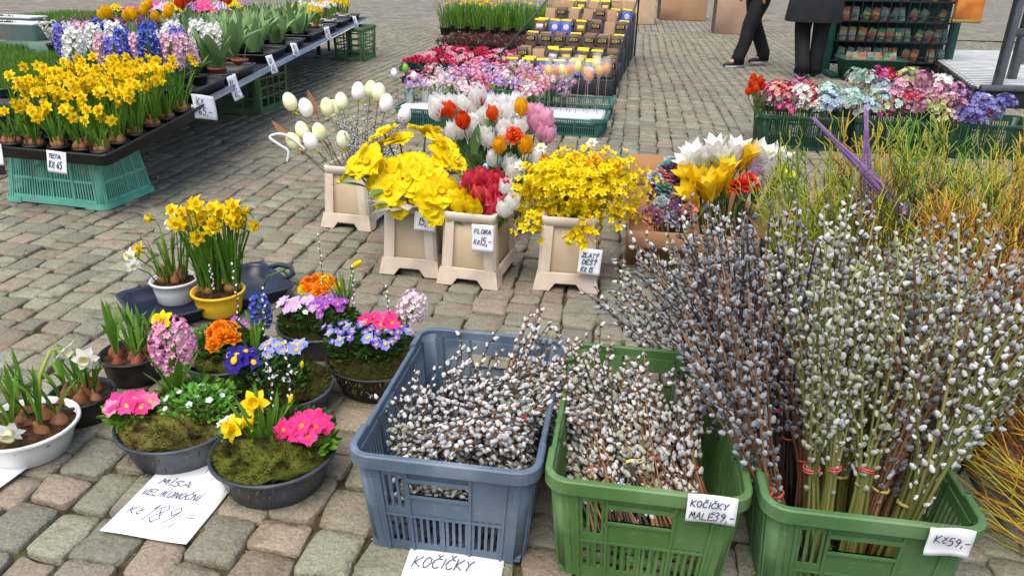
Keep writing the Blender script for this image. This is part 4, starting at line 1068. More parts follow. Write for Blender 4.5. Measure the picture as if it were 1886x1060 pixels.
def build_bucket_flowers():
    rg = random.Random(77)
    # eggs on sticks
    EGG = [flat(['e6e2b0', 'eeebc2', 'f4f1d6'], rough=.55, spec=.3, isl=0, nsc=14), flat(['efe6e0', 'f5efe9', 'faf6f0'], rough=.5, spec=.35, isl=0, nsc=14), flat(['dfe2a0', 'e9ebb8'], rough=.55, isl=0, nsc=14)]
    eggs = [mesh('egg', [ell(.032, .032, .043, 16, 12, 0, .10)], [m]) for m in EGG]
    P = [(-1.036, 3.57, .554), (-.952, 3.52, .538), (-.866, 3.57, .533), (-.822, 3.67, .542), (-.729, 3.62, .599), (-.684, 3.69, .597), (-.626, 3.57, .605), (-.585, 3.52, .565), (-1.008, 3.47, .394), (-.976, 3.52, .434), (-.924, 3.45, .40), (-.891, 3.49, .435), (-.774, 3.45, .411), (-.52, 3.62, .495), (-.86, 3.67, .508)]
    for i, h in enumerate(P):
        h = np.array(h)*1.0; root = np.array([-.745+rg.uniform(-.05, .05), 3.57+rg.uniform(-.08, .08), .06])
        d = h-root; d /= np.linalg.norm(d); d = d+np.array([0, 0, .6]); d /= np.linalg.norm(d)
        o = headed('egg_pick', ['pale yellow', 'off white', 'greenish yellow'][i % 3]+' egg on a stick, number '+['one', 'two', 'three', 'six', 'eight', 'nine', 'ten', 'twelve', 'one low', 'two low', 'three low', 'four low', 'five low', 'thirteen', 'four'][i]+' from the left in the egg bucket', 'egg', 'decorative eggs on sticks', eggs[i % 3], h, root, d, 1.0, .0022, 0, 500+i, ST_OL, bloom='egg')
        if i % 2 == 0:      # little bow of straw under the egg
            T = leaf(1, .16, 1.2, .1, 3, .4, .6); ms = []; ls = []
            for q in range(14):
                a = rg.uniform(0, 6.28); ms.append(aim((math.cos(a), math.sin(a), rg.uniform(-.5, .6)))*rg.uniform(.02, .04)); ls.append((h-root)-d*.045)
            part('straw_bow', scatter(T, ms, ls), [YELLOW, petalm('d8cf3a', 'e6de58'), flat(['efe9c8', 'f5f1dc'])][i % 3], o, kind='stuff')
    # small catkin twigs between the eggs
    for i in range(9):
        x = -.80+.04*i; root = (-.745+rg.uniform(-.05, .05), 3.57+rg.uniform(-.08, .08), .10)
        d = np.array([x-.02-root[0], rg.uniform(-.12, .05), .40])
        willow_bunch('fine twig bunch dotted with small white catkins among the eggs', 'catkin twigs in the egg bucket', root, d, rg.uniform(.36, .46), 5, .22, .45, .013, CATK, ST_DK, band=0, seed=520+i, r0=.0014, base_r=.01, k=.72)
    # feathers and ribbon
    FE = flat(['a5714a', 'c08a5e', 'd6a67c'], rough=.8, trans=.2)
    for i, (h, tx) in enumerate([((-.95, 3.55, .60), .35), ((-1.10, 3.5, .46), -.5), ((-1.03, 3.5, .38), -.4)]):
        o = thing('feather_pick', ['tall brown feather standing above the eggs', 'brown feather pointing left out of the egg bucket', 'short brown feather low among the eggs'][i], 'feather', (-.76, 3.56, .1), 0, 'feathers in the egg bucket')
        v = np.array(h)-np.array((-.76, 3.56, .1)); part('quill', tube([(0, 0, 0), v*.6, v], .0016, 5), ST_BR, o)
        part('vane', leaf(.12, .04, .25, .15, 7, .6, .5).tf(aim(v, 1), v*.80), FE, o)
    o = thing('ribbon_curl', 'white curled ribbon hanging out left of the egg bucket', 'ribbon', (-.95, 3.45, .36))
    part('ribbon', tube(spl([(0, 0, 0), (-.05, -.01, .05), (-.10, -.02, .075), (-.15, -.02, .06), (-.11, -.03, .03), (-.07, -.03, .0), (-.08, -.03, -.05)]), .006, 6), flat(['d2d5d6', 'e4e6e6'], rough=.4), o)
    # big yellow artificial blooms
    def bigb(seed, k):
        r2 = random.Random(seed); sh = []
        for i in range(6):
            sh.append(petal(.090*k*r2.uniform(.85, 1.1), .090*k*r2.uniform(.85, 1.1), 1.12+r2.uniform(-.2, .2), .55, .15, 7, 'round', 0, .075, r2.uniform(0, 6), c=8).tf(rotm(0, 0, i*math.pi/3), (0, 0, .003*(i % 2))))
        sh.append(lathe([(.006*k, 0), (.013*k, .008*k), (.015*k, .018*k), (.020*k, .024*k), (.014*k, .021*k), (.008*k, .006*k)], 12, 1, cap1=True))
        return mesh('large_bloom', sh, [petalm('ecd000', 'f2d804', 'f8e214'), petalm('e8c800', 'f0d004')])
    BB = [bigb(i, .90) for i in range(3)]
    Y = [(-.562, 2.92, .441), (-.466, 3.07, .494), (-.363, 3.12, .508), (-.277, 3.02, .456), (-.425, 2.9, .396), (-.531, 2.97, .375), (-.323, 2.82, .335), (-.241, 2.97, .436), (-.359, 2.87, .363), (-.648, 3.02, .381), (-.441, 2.84, .283), (-.301, 2.8, .277), (-.544, 3.07, .471), (-.40, 2.98, .43), (-.33, 2.90, .40), (-.61, 2.98, .44), (-.30, 3.03, .50), (-.48, 2.87, .34)]
    Y += [(x_+rg.uniform(-.06, .06), y_+rg.uniform(-.06, .04), z_+rg.uniform(-.03, .025)) for x_, y_, z_ in Y[:9]]
    for i, h in enumerate(Y):
        root = (-.385+rg.uniform(-.05, .05), 3.02+rg.uniform(-.07, .07), .06); c = np.array([-.41, 3.02, .32])
        d = np.array(h)-c; d = d/np.linalg.norm(d)+np.array([rg.uniform(-.35, .35), -.25+rg.uniform(-.3, .3), .55])
        k = .62 if i >= 10 and i < 12 else 1.0
        o = headed('yellow_flower', ('small' if k < 1 else 'large')+' ruffled yellow flower over the second bucket, '+('top' if h[2] > .45 else 'bottom' if h[2] < .36 else 'mid height')+(' far left' if h[0] < -.52 else ' left' if h[0] < -.42 else ' right' if h[0] < -.32 else ' far right'), 'flower', 'large yellow artificial flowers', BB[i % 3], h, root, d, k, .004, 0, 540+i)
        if i % 2: put('leaf', BROAD[i % 4], o, (np.array(h)-root)*.8, rotm(0, 0, rg.uniform(3, 6)) @ rotm(0, 1.0, 0), 1.0)
    # grey dried leaves under them
    o = thing('foliage_pick', 'silver grey artificial leaf spray under the large yellow flowers', 'foliage', (-.44, 2.90, .2))
    GL = flat(['8d8a80', 'aaa79c', 'c2c0b6'], rough=.6, trans=.1)
    for i in range(6): part('leaf', leaf(.10, .05, .7, .3, 5, .6, .4).tf(rotm(0, 0, 3.6+i*.45) @ rotm(0, 1.1+.2*(i % 2), 0), (.02*i-.04, -.03, .10-.012*(i % 3))), GL, o)
    part('stem', tube([(0, 0, 0), (0, -.02, .1)], .004, 6), PSTEM, o)
    # tulips in the third bucket
    RT = [(-.166, 2.88, .396), (-.13, 2.88, .408), (-.099, 2.88, .398), (-.139, 2.85, .352), (-.108, 2.85, .342), (-.077, 2.86, .361), (-.046, 2.88, .367), (-.086, 2.83, .295), (-.055, 2.84, .314), (-.184, 2.9, .347), (-.12, 2.92, .40), (-.07, 2.91, .39)]
    def tul(pts, me, label, group, seed, root, spr=.25, k=1.0, leaves=1, dz=-.04):
        for i, h in enumerate(pts):
            rt = (root[0]+rg.uniform(-.05, .05), root[1]+rg.uniform(-.07, .07), .05); hh = np.array(h)+np.array([0, 0, dz])
            d = np.array([(h[0]-root[0])*spr*4, (h[1]-root[1])*spr*3-.12, 1.0])+np.array([rg.uniform(-.15, .15), rg.uniform(-.15, .1), 0])
            headed('tulip', label, 'tulip', group, me[i % len(me)] if isinstance(me, list) else me, hh, rt, d, k*rg.uniform(1.1, 1.35), .0032, leaves, seed+i, lk=1.0)
    tul(RT, T_RED, 'red artificial tulip in the third beige bucket', 'red tulips in the third bucket', 560, (-.135, 2.92))
    tul([(-.248, 2.86, .314), (-.21, 2.83, .302), (-.175, 2.82, .317), (-.147, 2.81, .299), (-.203, 2.88, .331), (-.242, 2.89, .349)], T_YEL, 'short yellow tulip leaning out left of the red tulips', 'yellow tulips in the third bucket', 580, (-.135, 2.92), dz=-.03)
    tul([(-.032, 2.85, .376), (-.014, 2.81, .33), (-.034, 2.8, .305)], T_WHO, 'white tulip with red edge right of the red tulips', 'white tulips in the third bucket', 590, (-.135, 2.92), dz=-.03, k=.8)
    bucket('beige bucket hidden behind the red tulips, holding the tall white tulips', (-.09, 3.42, 0), -.2)
    W_ = [(-.338, 3.45, .547), (-.29, 3.45, .572), (-.23, 3.45, .585), (-.17, 3.45, .61), (-.11, 3.45, .588), (-.073, 3.45, .529), (-.145, 3.45, .528), (-.206, 3.45, .502), (-.167, 3.4, .453), (-.119, 3.4, .442), (-.092, 3.35, .369), (-.032, 3.35, .346), (-.014, 3.5, .582), (.089, 3.4, .362), (-.24, 3.42, .471), (-.046, 3.37, .462), (-.26, 3.5, .55), (-.05, 3.5, .56), (-.2, 3.5, .56), (-.02, 3.42, .50)]
    W_ = W_+[(x_+rg.uniform(-.05, .05), y_+rg.uniform(-.05, .05), z_+rg.uniform(-.05, .04)) for x_, y_, z_ in W_]
    tul(W_, [T_WHT, T_WHO], 'tall white artificial tulip behind the red ones', 'tall white tulips', 600, (-.09, 3.42))
    tul([(-.33, 3.42, .565), (-.287, 3.42, .566), (-.223, 3.35, .533), (-.102, 3.37, .567), (-.158, 3.45, .615)], T_ORG, 'small red orange tulip among the tall white tulips', 'orange tulips among the white', 630, (-.09, 3.42))
    tul([(.06, 3.5, .547), (.085, 3.45, .509), (.11, 3.45, .473), (.128, 3.45, .517), (.097, 3.5, .536), (.14, 3.44, .46), (.05, 3.48, .50)], T_PNK, 'pale pink tulip at the right of the tall white tulips', 'pink tulips beside the white', 640, (-.02, 3.42), .3)
    tul([(.022, 3.4, .588), (.042, 3.32, .439), (-.073, 3.3, .441), (.122, 3.3, .362)], T_OY, 'golden yellow tulip at the edge of the tall white tulips', 'golden tulips beside the white', 650, (-.05, 3.40))
    RR = double_mesh('ruffled_bloom', petalm('d83410', 'e64c1a', 'ee6a2a'), 1.7, 4, 12)
    headed('ruffled_flower', 'red orange ruffled flower at the right of the white tulips', 'flower', None, RR, (-.008, 3.33, .47), (-.05, 3.40, .06), (.1, -.7, .7), 1.0, .003, 1, 660)
    EG = mesh('egg', [ell(.012, .012, .016, 10, 8, 0, .1)], [flat(['6fb3d6', '86c2e0'], rough=.4)])
    headed('egg_pick', 'small blue egg on a stick behind the red tulips', 'egg', None, EG, (-.115, 2.98, .42), (-.12, 2.97, .06), (0, 0, 1), 1.0, .0016, 0, 661, ST_OL, bloom='egg')
    # yellow sprays in the fourth bucket
    P4 = petal(.013, .0085, 1.0, .25, .2, 3, 'point', 0, c=2)
    FL = join(whorl(P4, 4)+[ell(.003, .003, .003, 4, 3, 1).tf(loc=(0, 0, .003))])
    YS = [petalm('ead000', 'f1d904', 'f9e41a'), petalm('e6c000', 'eecb04')]; YO = [petalm('e88f00', 'f0a406', 'f6b91a'), petalm('d87f00', 'e88f04')]
    for i in range(60):
        root = (.225+rg.uniform(-.06, .06), 2.90+rg.uniform(-.08, .08), .08)
        a = i*2.39996; q = math.sqrt((i+.5)/60); ex, ey = .27*q*math.cos(a), .20*q*math.sin(a)
        tip = np.array([.255+ex, 2.88+ey, .33+.14*math.sqrt(max(0, 1-q*q))+rg.uniform(-.03, .03)])
        if q > .75 and i % 3 == 0: tip[2] = rg.uniform(.20, .28); tip[:2] += np.array([ex, ey])*.08
        o = thing('yellow_spray', ('drooping' if tip[2] < .3 else 'upright')+' spray of small yellow flowers in the fourth bucket, '+('left' if ex < -.06 else 'right' if ex > .06 else 'middle')+(' front' if ey < -.03 else ' back'), 'flower spray', root, 0, 'yellow flower sprays')
        v = tip-np.array(root); mid = v*.6+np.array([-v[0]*.15, -v[1]*.15, .10]); Pp = [np.zeros(3), mid*.6, mid, v]
        part('stem', tube(Pp, [.003, .0026, .002, .0014], 5), ST_BR, o)
        ms = []; ls = []
        for j in range(40):
            f = rg.uniform(.45, 1.0); b = mid*.6+(mid-mid*.6)*min(1, (f-.45)/.2) if f < .65 else mid+(v-mid)*(f-.65)/.35
            of = np.array([rg.gauss(0, .028), rg.gauss(0, .028), rg.gauss(0, .026)])
            dd = of/np.linalg.norm(of)+np.array([ex*1.5, ey*1.5-.35, .5]); ms.append(aim(dd, rg.uniform(0, 6))*rg.uniform(1.15, 1.8)); ls.append(b+of)
        part('blooms', scatter(FL, ms, ls), YO if i % 30 == 5 else YS, o, kind='stuff')
        foliage(o, tuple(mid), 6, .04, .04, .04, 700+i, .02)
    for i, h in enumerate([(.10, 2.98, .50), (.30, 3.0, .52), (.02, 2.93, .44)]):
        headed('white_flower', 'small white star flower sticking out of the yellow sprays', 'flower', 'white flowers among the yellow sprays', M_DAFFW, h, (.225, 2.93, .1), (rg.uniform(-.3, .3), -.5, .7), .9, .002, 0, 740+i)
    # ------------------------------------------------ cardboard box with cloth flowers, lilies behind
    CARD = flat(['9a7250', 'a87d58', 'b48a64'], rough=.85, spec=.15, isl=0, nsc=5, bump=.15, bsc=50)
    o = thing('cardboard_box', 'open brown cardboard box of cloth flowers beside the yellow sprays', 'cardboard box', (.78, 3.30, 0), -.14)
    Wd, Dp, Hh, th = .54, .58, .15, .006
    part('side_panel', box(Wd, th, Hh, (0, -Dp/2, Hh/2), .001), CARD, o); part('side_panel', box(Wd, th, Hh+.03, (0, Dp/2, Hh/2+.015), .001), CARD, o)
    part('side_panel', box(th, Dp-2*th, Hh, (-Wd/2+th, 0, Hh/2), .001), CARD, o); part('side_panel', box(th, Dp-2*th, Hh, (Wd/2-th, 0, Hh/2), .001), CARD, o)
    part('bottom', box(Wd-.014, Dp-.014, .006, (0, 0, .006)), CARD, o)
    part('flap', box(Wd, th, .15, (0, 0, .075), .001).tf(rotm(-.25, 0, 0), (0, Dp/2+.004, Hh+.032)), CARD, o)
    part('flap', box(th, Dp-.03, .17, (0, 0, .085), .001).tf(rotm(0, -.18, 0), (-Wd/2+th, 0, Hh+.002)), CARD, o)
    part('flap', box(th, Dp-.03, .15, (0, 0, .075), .001).tf(rotm(0, 1.9, 0), (Wd/2-th+.004, 0, Hh-.002)), CARD, o)
    part('flap', box(Wd-.02, th, .10, (0, 0, .05), .001).tf(rotm(1.9, 0, 0), (0, -Dp/2-.012, Hh-.004)), CARD, o)
    cols = [petalm('d87a68', 'e2937f', 'ebac98'), petalm('5c3a66', '6e4878', '835a8c'), petalm('a83a58', 'ba4c68', 'c8647c'), petalm('8fa0a8', 'a9b6bc', 'c2cbce'), petalm('7d4a5c', '93607a', 'a5788e'), petalm('4f8f80', '66a594', '82b8a8')]
    DM = [double_mesh('cloth_bloom', c, 1.55, 4, 30+i) for i, c in enumerate(cols)]
    nm = ['coral', 'dark purple', 'crimson', 'pale grey', 'dusty mauve', 'sea green']
    MU = [(.645, 3.35, .301, 0), (.694, 3.35, .29, 0), (.728, 3.35, .315, 2), (.643, 3.25, .267, 5), (.706, 3.25, .232, 1), (.597, 3.15, .211, 4), (.656, 3.15, .201, 3), (.745, 3.35, .266, 1), (.567, 3.1, .202, 4), (.675, 3.4, .326, 5), (.71, 3.4, .339, 5), (.754, 3.25, .221, 1), (.62, 3.30, .285, 0), (.68, 3.2, .22, 4), (.73, 3.18, .20, 3), (.60, 3.22, .24, 1), (.58, 3.08, .19, 0), (.66, 3.08, .19, 3), (.71, 3.10, .19, 4), (.77, 3.30, .26, 2), (.63, 3.12, .22, 3)]
    MU += [(x_+rg.uniform(-.03, .03), y_+rg.uniform(-.04, .04), z_+rg.uniform(-.02, .03), rg.choice([0, 1, 2, 3, 4, 4, 1])) for x_, y_, z_, c_ in MU]
    for i, (x, y, z, c) in enumerate(MU):
        headed('cloth_flower', nm[c]+' cloth flower lying in the cardboard box', 'flower', nm[c]+' cloth flowers in the box', DM[c], (x, y, z), (x*.6+.30, y*.6+1.32, .02), (rg.uniform(-.4, .4), -.5+rg.uniform(-.3, .3), .8), rg.uniform(.85, 1.15), .0025, 0, 760+i)
    LW = petal(.092, .044, .30, .30, .30, 6, 'point', 0)
    def lily(name, m, k=1.0, op=0): return mesh(name, [s.tf(k=k) for s in whorl(LW.tf(rotm(0, op, 0)), 3)+whorl(LW.tf(rotm(0, op-.06, 0), k=.95), 3, math.pi/3)]+[lathe([(.004, -.03), (.010, 0), (.006, .01)], 7, 0)], [m])
    L_ = {'white': lily('lily_bloom', WHITE, 1.25), 'yellow': lily('lily_bloom', petalm('ecc80a', 'f3d420', 'f8e048'), 1.2), 'red': double_mesh('red_bloom', petalm('d82a1a', 'e43c24', 'ec5636'), 1.6, 4, 41), 'lime': lily('lily_bloom', petalm('cfd83a', 'dde45c', 'e8ec86'), 1.05, .25), 'violet': lily('lily_bloom', petalm('c9b6dc', 'd8cae6', 'e6dcf0'), .95), 'crimson': T_RED}
    LL = [(.789, 3.3, .378, 'white'), (.831, 3.3, .367, 'white'), (.875, 3.35, .392, 'crimson'), (.912, 3.3, .381, 'white'), (.958, 3.35, .394, 'white'), (.992, 3.3, .395, 'yellow'), (1.053, 3.3, .384, 'white'), (1.1, 3.3, .385, 'white'), (1.125, 3.25, .351, 'lime'), (.913, 3.22, .306, 'yellow'), (.952, 3.2, .325, 'red'), (.863, 3.2, .299, 'yellow'), (.792, 3.2, .309, 'yellow'), (1.012, 3.25, .324, 'red'), (.859, 3.3, .331, 'lime'), (1.077, 3.27, .32, 'violet'), (1.03, 3.28, .35, 'violet'), (.90, 3.33, .35, 'lime'), (.94, 3.34, .37, 'violet'), (1.0, 3.22, .30, 'violet'), (.83, 3.18, .27, 'yellow'), (.77, 3.15, .26, 'yellow')]
    LL += [(x_+rg.uniform(-.04, .04), y_+rg.uniform(-.05, .05), z_+rg.uniform(-.03, .035), c_) for x_, y_, z_, c_ in LL]
    for i, (x, y, z, c) in enumerate(LL):
        headed('lily', c+' artificial lily standing at the right of the cardboard box', 'flower', c+' lilies by the cardboard box', L_[c], (x, y, z-.03), (.93+(x-.93)*.5, 3.27+(y-3.27)*.4, .02), ((x-.95)*3+rg.uniform(-.2, .2), -.25+rg.uniform(-.2, .2), 1), rg.uniform(1.0, 1.25), .003, 1 if i % 3 == 0 else 0, 790+i, lk=.8)
build_bucket_flowers()

# ------------------------------------------------------------------ flower table at the left
TRAYB = plast('1b1c1f', '24262a', rough=.4, wear=(S('45423e'), 9, .6, .8))
def tray(label, loc, yaw, W, L, H=.065, mt=None, group='black plant trays', name='plant_tray', rx=0):
    o = thing(name, label, 'tray', loc, yaw, group)
    if rx: o.rotation_euler = (rx, 0, yaw)
    part('tray_body', rrings([(W-.05, L-.05, 0), (W-.03, L-.03, .004), (W-.01, L-.01, H-.012), (W+.012, L+.012, H-.010), (W+.014, L+.014, H), (W-.014, L-.014, H), (W-.02, L-.02, H-.01), (W-.04, L-.04, .010)], .03, cap0=True, cap1=True), mt or TRAYB, o)
    # moulded ribs down the outside
    return o
def loc_in(c, yaw, lx, ly): return (c[0]+lx*math.cos(yaw)-ly*math.sin(yaw), c[1]+lx*math.sin(yaw)+ly*math.cos(yaw))
POTS = {}
def pot(parent, r=.045, h=.065, mt=None, z=0):
    mt = mt or BLACKP; key = (r, h, mt.name, z)
    if key in POTS:
        put('pot', POTS[key][0], parent); put('soil', POTS[key][1], parent); return
    a = part('pot', lathe([(r*.72, z), (r*.78, z+.002), (r*.97, z+h-.014), (r*1.04, z+h-.013), (r*1.06, z+h), (r*.95, z+h), (r*.9, z+h-.012)], 16, cap1=True), mt or BLACKP, parent)
    b = part('soil', lathe([(r*.94, z+h-.012), (r*.5, z+h-.006), (r*.1, z+h-.005)], 12, cap1=True, cap0=False), SOIL, parent)
    POTS[key] = (a.data, b.data)
TERRA = plast('8a4a36', '9c5740', 'a8654c', rough=.8)
def build_left():
    rg = random.Random(9)
    crate('turquoise plastic crate turned upside down under the daffodil tray', TURQ, (-2.235, 3.845, 0), R(-13)+math.pi/2, .40, .60, .25, .03, True, 'side', 'plastic crates')
    A = (-2.115, 3.755); ya = R(-13); A2 = loc_in(A, ya, 0, .15)
    tray('black tray crowded with yellow daffodils on the turquoise crate', (*A2, .305), ya, .64, .80, rx=.13)
    k = 0
    for ix in range(5):
        for iy in range(6):
            lx, ly = -.25+.125*ix, -.18+.122*iy
            x, y = loc_in(A, ya, lx+rg.uniform(-.01, .01), ly+rg.uniform(-.01, .01))
            o = thing('daffodil_pot', 'pot of yellow daffodils, '+['front', 'second', 'third', 'fourth', 'fifth', 'back'][iy]+' row, '+['leftmost', 'second', 'middle', 'fourth', 'rightmost'][ix]+' place in the tray on the turquoise crate', 'potted daffodils', (x, y, .272+(ly+.20)*.13), rg.uniform(0, 6), 'daffodil pots in the first tray')
            pot(o, .048, .05)
            daffodils(o, (0, 0, .045), (6, 10, 12, 10, 7, 5)[iy], 18, rg.uniform(.20, .26) if iy else .17, .03, 900+k, spread=.34, bulbs=4 if iy == 0 or ix == 4 else 0, face=-1.2-o.rotation_euler[2], lf=.95, W=.010)
            k += 1
    o = thing('hyacinth_pot', 'blue hyacinth in a blue pot cut by the left edge', 'potted hyacinth', (-2.52, 3.62, .262))
    pot(o, .06, .07, plast('12246e', '1a2f88')); hyacinth(o, (0, 0, .06), .07, M_HB, 61, 1.15, (0, 0), 6, 1.0); hyacinth(o, (-.06, .03, .06), .09, M_HB, 62, 1.1, (0, 0), 3, 1.0)
    # table top and steel edge
    o = thing('display_table', 'long low dark table with a steel edge carrying plant trays', 'table', (-1.72, 4.15, 0), R(2.3))
    part('table_top', box(1.25, 6.6, .03, (-.64, 3.3, .405), .004), flat(['26272a', '33353a'], rough=.6, isl=0), o)
    part('edge_rail', box(.022, 6.62, .035, (-.002, 3.3, .408), .004), flat(['8f9296', 'a9acb0'], rough=.32, metal=.9, isl=0, nsc=4), o)
    for yy in (.1, 3.6, 6.4):
        for xx in (-1.15, -.5): part('leg', box(.03, .03, .39, (xx, yy, .195), .004), flat(['26272a', '33353a'], rough=.6, isl=0), o)
    crate('tall green grid crate standing under the near part of the plant table', GRNC2, (-2.15, 6.40, 0), R(-9), .40, .60, .385, .012, False, 'grid', 'plastic crates')
    crate('tall green grid crate standing under the far end of the plant table', GRNC2, (-1.98, 9.80, 0), R(-6), .40, .60, .385, .012, False, 'grid', 'plastic crates')
    Z = .422
    def tx(y): return -1.72-(y-4.15)*.040
    # hyacinth trays
    for i, (yy, lx) in enumerate(((4.48, -.27), (5.12, -.27), (4.60, -.90), (5.25, -.90))):
        tray(['black tray of blue and white hyacinths nearest the daffodils', 'second black tray of hyacinths along the steel edge', 'black tray of hyacinths deeper on the table', 'black tray of hyacinths behind, before the heather'][i], (tx(yy)+lx, yy, Z), R(2.3), .52, .58)
    HY = [(-2.8, 5.11, 'W'), (-2.59, 4.83, 'W'), (-2.15, 4.63, 'P2'), (-2.30, 5.35, 'W'), (-1.92, 4.75, 'P2'), (-1.86, 4.35, 'P2'), (-2.49, 4.45, 'W'), (-2.85, 5.4, 'B'), (-2.52, 5.17, 'PU'), (-2.42, 5.40, 'B'), (-1.99, 4.67, 'B'), (-2.06, 4.92, 'PU'), (-2.65, 4.67, 'PU'), (-1.98, 4.30, 'B'), (-2.05, 5.2, 'W'), (-2.2, 5.0, 'W'), (-2.35, 4.75, 'B'), (-2.3, 4.45, 'P2'), (-2.72, 4.95, 'P2'), (-2.45, 4.95, 'W'), (-1.90, 5.05, 'W'), (-2.15, 4.35, 'PU'), (-2.1, 4.8, 'W')]
    mm = {'W': M_HWH, 'P2': M_HP2, 'B': M_HB, 'PU': M_HPU}; nm = {'W': 'white', 'P2': 'pale pink', 'B': 'deep blue', 'PU': 'violet blue'}
    for i, (x, y, c) in enumerate(HY):
        o = thing('hyacinth_pot', nm[c]+' potted hyacinth in the trays behind the daffodils', 'potted hyacinth', (x, y, Z+.01), 0, nm[c]+' hyacinths in the trays')
        pot(o, .045, .06); hyacinth(o, (0, 0, .055), rg.uniform(.07, .12), mm[c], 930+i, rg.uniform(1.5, 1.85), (rg.uniform(-.02, .02), rg.uniform(-.02, .02)), 5, 1.0)
    # yellow tulips and others behind
    TY = tulip_mesh('tulip_bloom', petalm('eab000', 'f2be06', 'f8ce1e'), .9, .1)
    def tulip_pot(label, group, x, y, me, n, H, seed, terr=False, bl=1.0, nl=8):
        r2 = random.Random(seed)
        o = thing('tulip_pot', label, 'potted tulips', (x, y, Z+.008), r2.uniform(0, 6), group)
        pot(o, .055, .075, TERRA if terr else None)
        for i in range(n):
            a = r2.uniform(0, 6.28); b = np.array([.03*math.cos(a), .03*math.sin(a), .065]); t = b+np.array([math.cos(a)*.05, math.sin(a)*.05, H*r2.uniform(.85, 1.1)])
            part('stem', tube([b, (b+t)/2, t], .003, 5), GREY_GREEN, o)
            if me: put('bloom', me, o, t, aim(t-b+np.array([0, 0, .1])), bl)
        for i in range(nl):
            a = i*6.28/nl+r2.uniform(-.4, .4)
            put('leaf', r2.choice(BROAD), o, (.025*math.cos(a), .025*math.sin(a), .06), rotm(0, 0, a) @ rotm(0, r2.uniform(.05, .30), 0), H/.16*r2.uniform(.65, 1.0))
        return o
    for i, (x, y) in enumerate([(-2.72, 5.55), (-2.86, 5.75), (-2.85, 6.1), (-2.55, 5.75)]): tulip_pot('yellow potted tulips behind the hyacinths', 'yellow tulip pots', x, y, TY, 4, .24, 960+i, bl=1.3)
    for i, (x, y) in enumerate([(-2.55, 6.2), (-2.40, 5.95), (-2.7, 6.5), (-2.35, 6.4)]): tulip_pot('orange red potted tulips behind the terracotta pots', 'orange tulip pots', x, y, T_ORG, 4, .33, 970+i, bl=1.3)
    for i, (x, y) in enumerate([(-1.90, 5.02), (-2.00, 5.55), (-1.90, 5.45)]): tulip_pot(['leafy tulips in a terracotta pot at the steel edge', 'tall leafy tulips in the terracotta pot behind', 'small terracotta pot between the tulip pots'][i], 'terracotta tulip pots', x, y, None, 3, (.34, .38, .10)[i], 975+i, True, nl=(9, 9, 2)[i])
    for i, yy in enumerate((6.15, 6.85, 7.7, 8.45, 9.3, 10.1)):
        tray(['black tray of green leafed tulips above the tall green crate', 'black tray of leafy tulips, second from the tall green crate', 'black tray of bulbs in the middle of the table', 'black tray of white pots toward the far end', 'black tray next to last on the table', 'black tray at the far end of the table'][i], (tx(yy)-.30, yy, Z), R(2.3), .50, .62)
        for j in range(8):
            x, y = tx(yy)-.44+.13*(j % 3)+rg.uniform(-.02, .02), yy-.22+.2*(j//3)+rg.uniform(-.02, .02)
            if i < 3: tulip_pot('green leafy tulip pot without open flowers on the plant table', 'leafy tulip pots', x, y, None, 1, rg.uniform(.26, .34), 1000+i*10+j, nl=7)
            else:
                o = thing('daffodil_pot', 'small pot of budding daffodils at the far end of the plant table', 'potted daffodils', (x, y, Z+.01), 0, 'far daffodil pots'); pot(o, .05, .07, plast('cfd0d0', 'dedede') if j % 2 or i > 3 else None)
                daffodils(o, (0, 0, .06), 5, 12, .15, .03, 1060+i*10+j, [M_DAFF, M_DAFF2] if i != 4 else [M_DAFFW], spread=.25, bulbs=3)
    for i, yy in enumerate((6.6, 7.4, 8.3, 9.2)):
        for j in range(4): tulip_pot('green leafy tulip pot without open flowers on the plant table', 'leafy tulip pots', tx(yy)-.75-.13*(j % 3), yy-.2+.13*j, None, 1, .22, 1200+i*10+j, nl=6)
    # ---- second table: grass, heather, troughs
    o = thing('display_table', 'second low table at the left with grass trays and heather', 'table', (-3.75, 6.2, 0), R(-8))
    part('table_top', box(1.7, 6.0, .03, (0, 1.2, .405), .004), plast('35594a', '42685a'), o)
    for xx in (-.7, .7):
        for yy in (-1.6, 4.0): part('leg', box(.04, .04, .39, (xx, yy, .195), .004), flat(['26272a', '33353a'], rough=.6, isl=0), o)
    GR = petalm('4a6f22', '628a30', '86a448')
    def grass_tray(label, loc, yaw, W, L, seed, n=5200, h=.07):
        r2 = random.Random(seed); o = tray(label, loc, yaw, W, L, .05, plast('2a4a3c', '34584a'), 'grass trays', 'grass_tray')
        T = Sh([(-.5, 0, 0), (.5, 0, 0), (.25, .1, .6), (-.25, .1, .6), (0, .35, 1)], [(0, 1, 2, 3), (3, 2, 4)]); ms = []; ls = []
        for i in range(n):
            ms.append(rotm(r2.uniform(-.4, .4), r2.uniform(-.4, .4), r2.uniform(0, 6)) @ np.diag([.006, .006, h*r2.uniform(.6, 1.1)])); ls.append((r2.uniform(-.47, .47)*W, r2.uniform(-.47, .47)*L, .04))
        part('grass', scatter(T, ms, ls), GR, o, kind='stuff')
    grass_tray('tray of short bright green grass left of the daffodils', (-2.95, 4.65, .425), R(-12), .56, .8, 1); grass_tray('tray of green grass behind the first grass tray', (-3.45, 5.2, .425), R(-12), .60, .9, 2)
    grass_tray('tray of green grass at the far left corner', (-4.9, 9.0, .42), R(-8), 1.2, 1.3, 3, 5000); grass_tray('tray of green grass at the left edge before the white trough', (-3.95, 5.6, .425), R(-12), .5, .9, 4)
    WT = plast('b9bdbb', 'cccfcd')
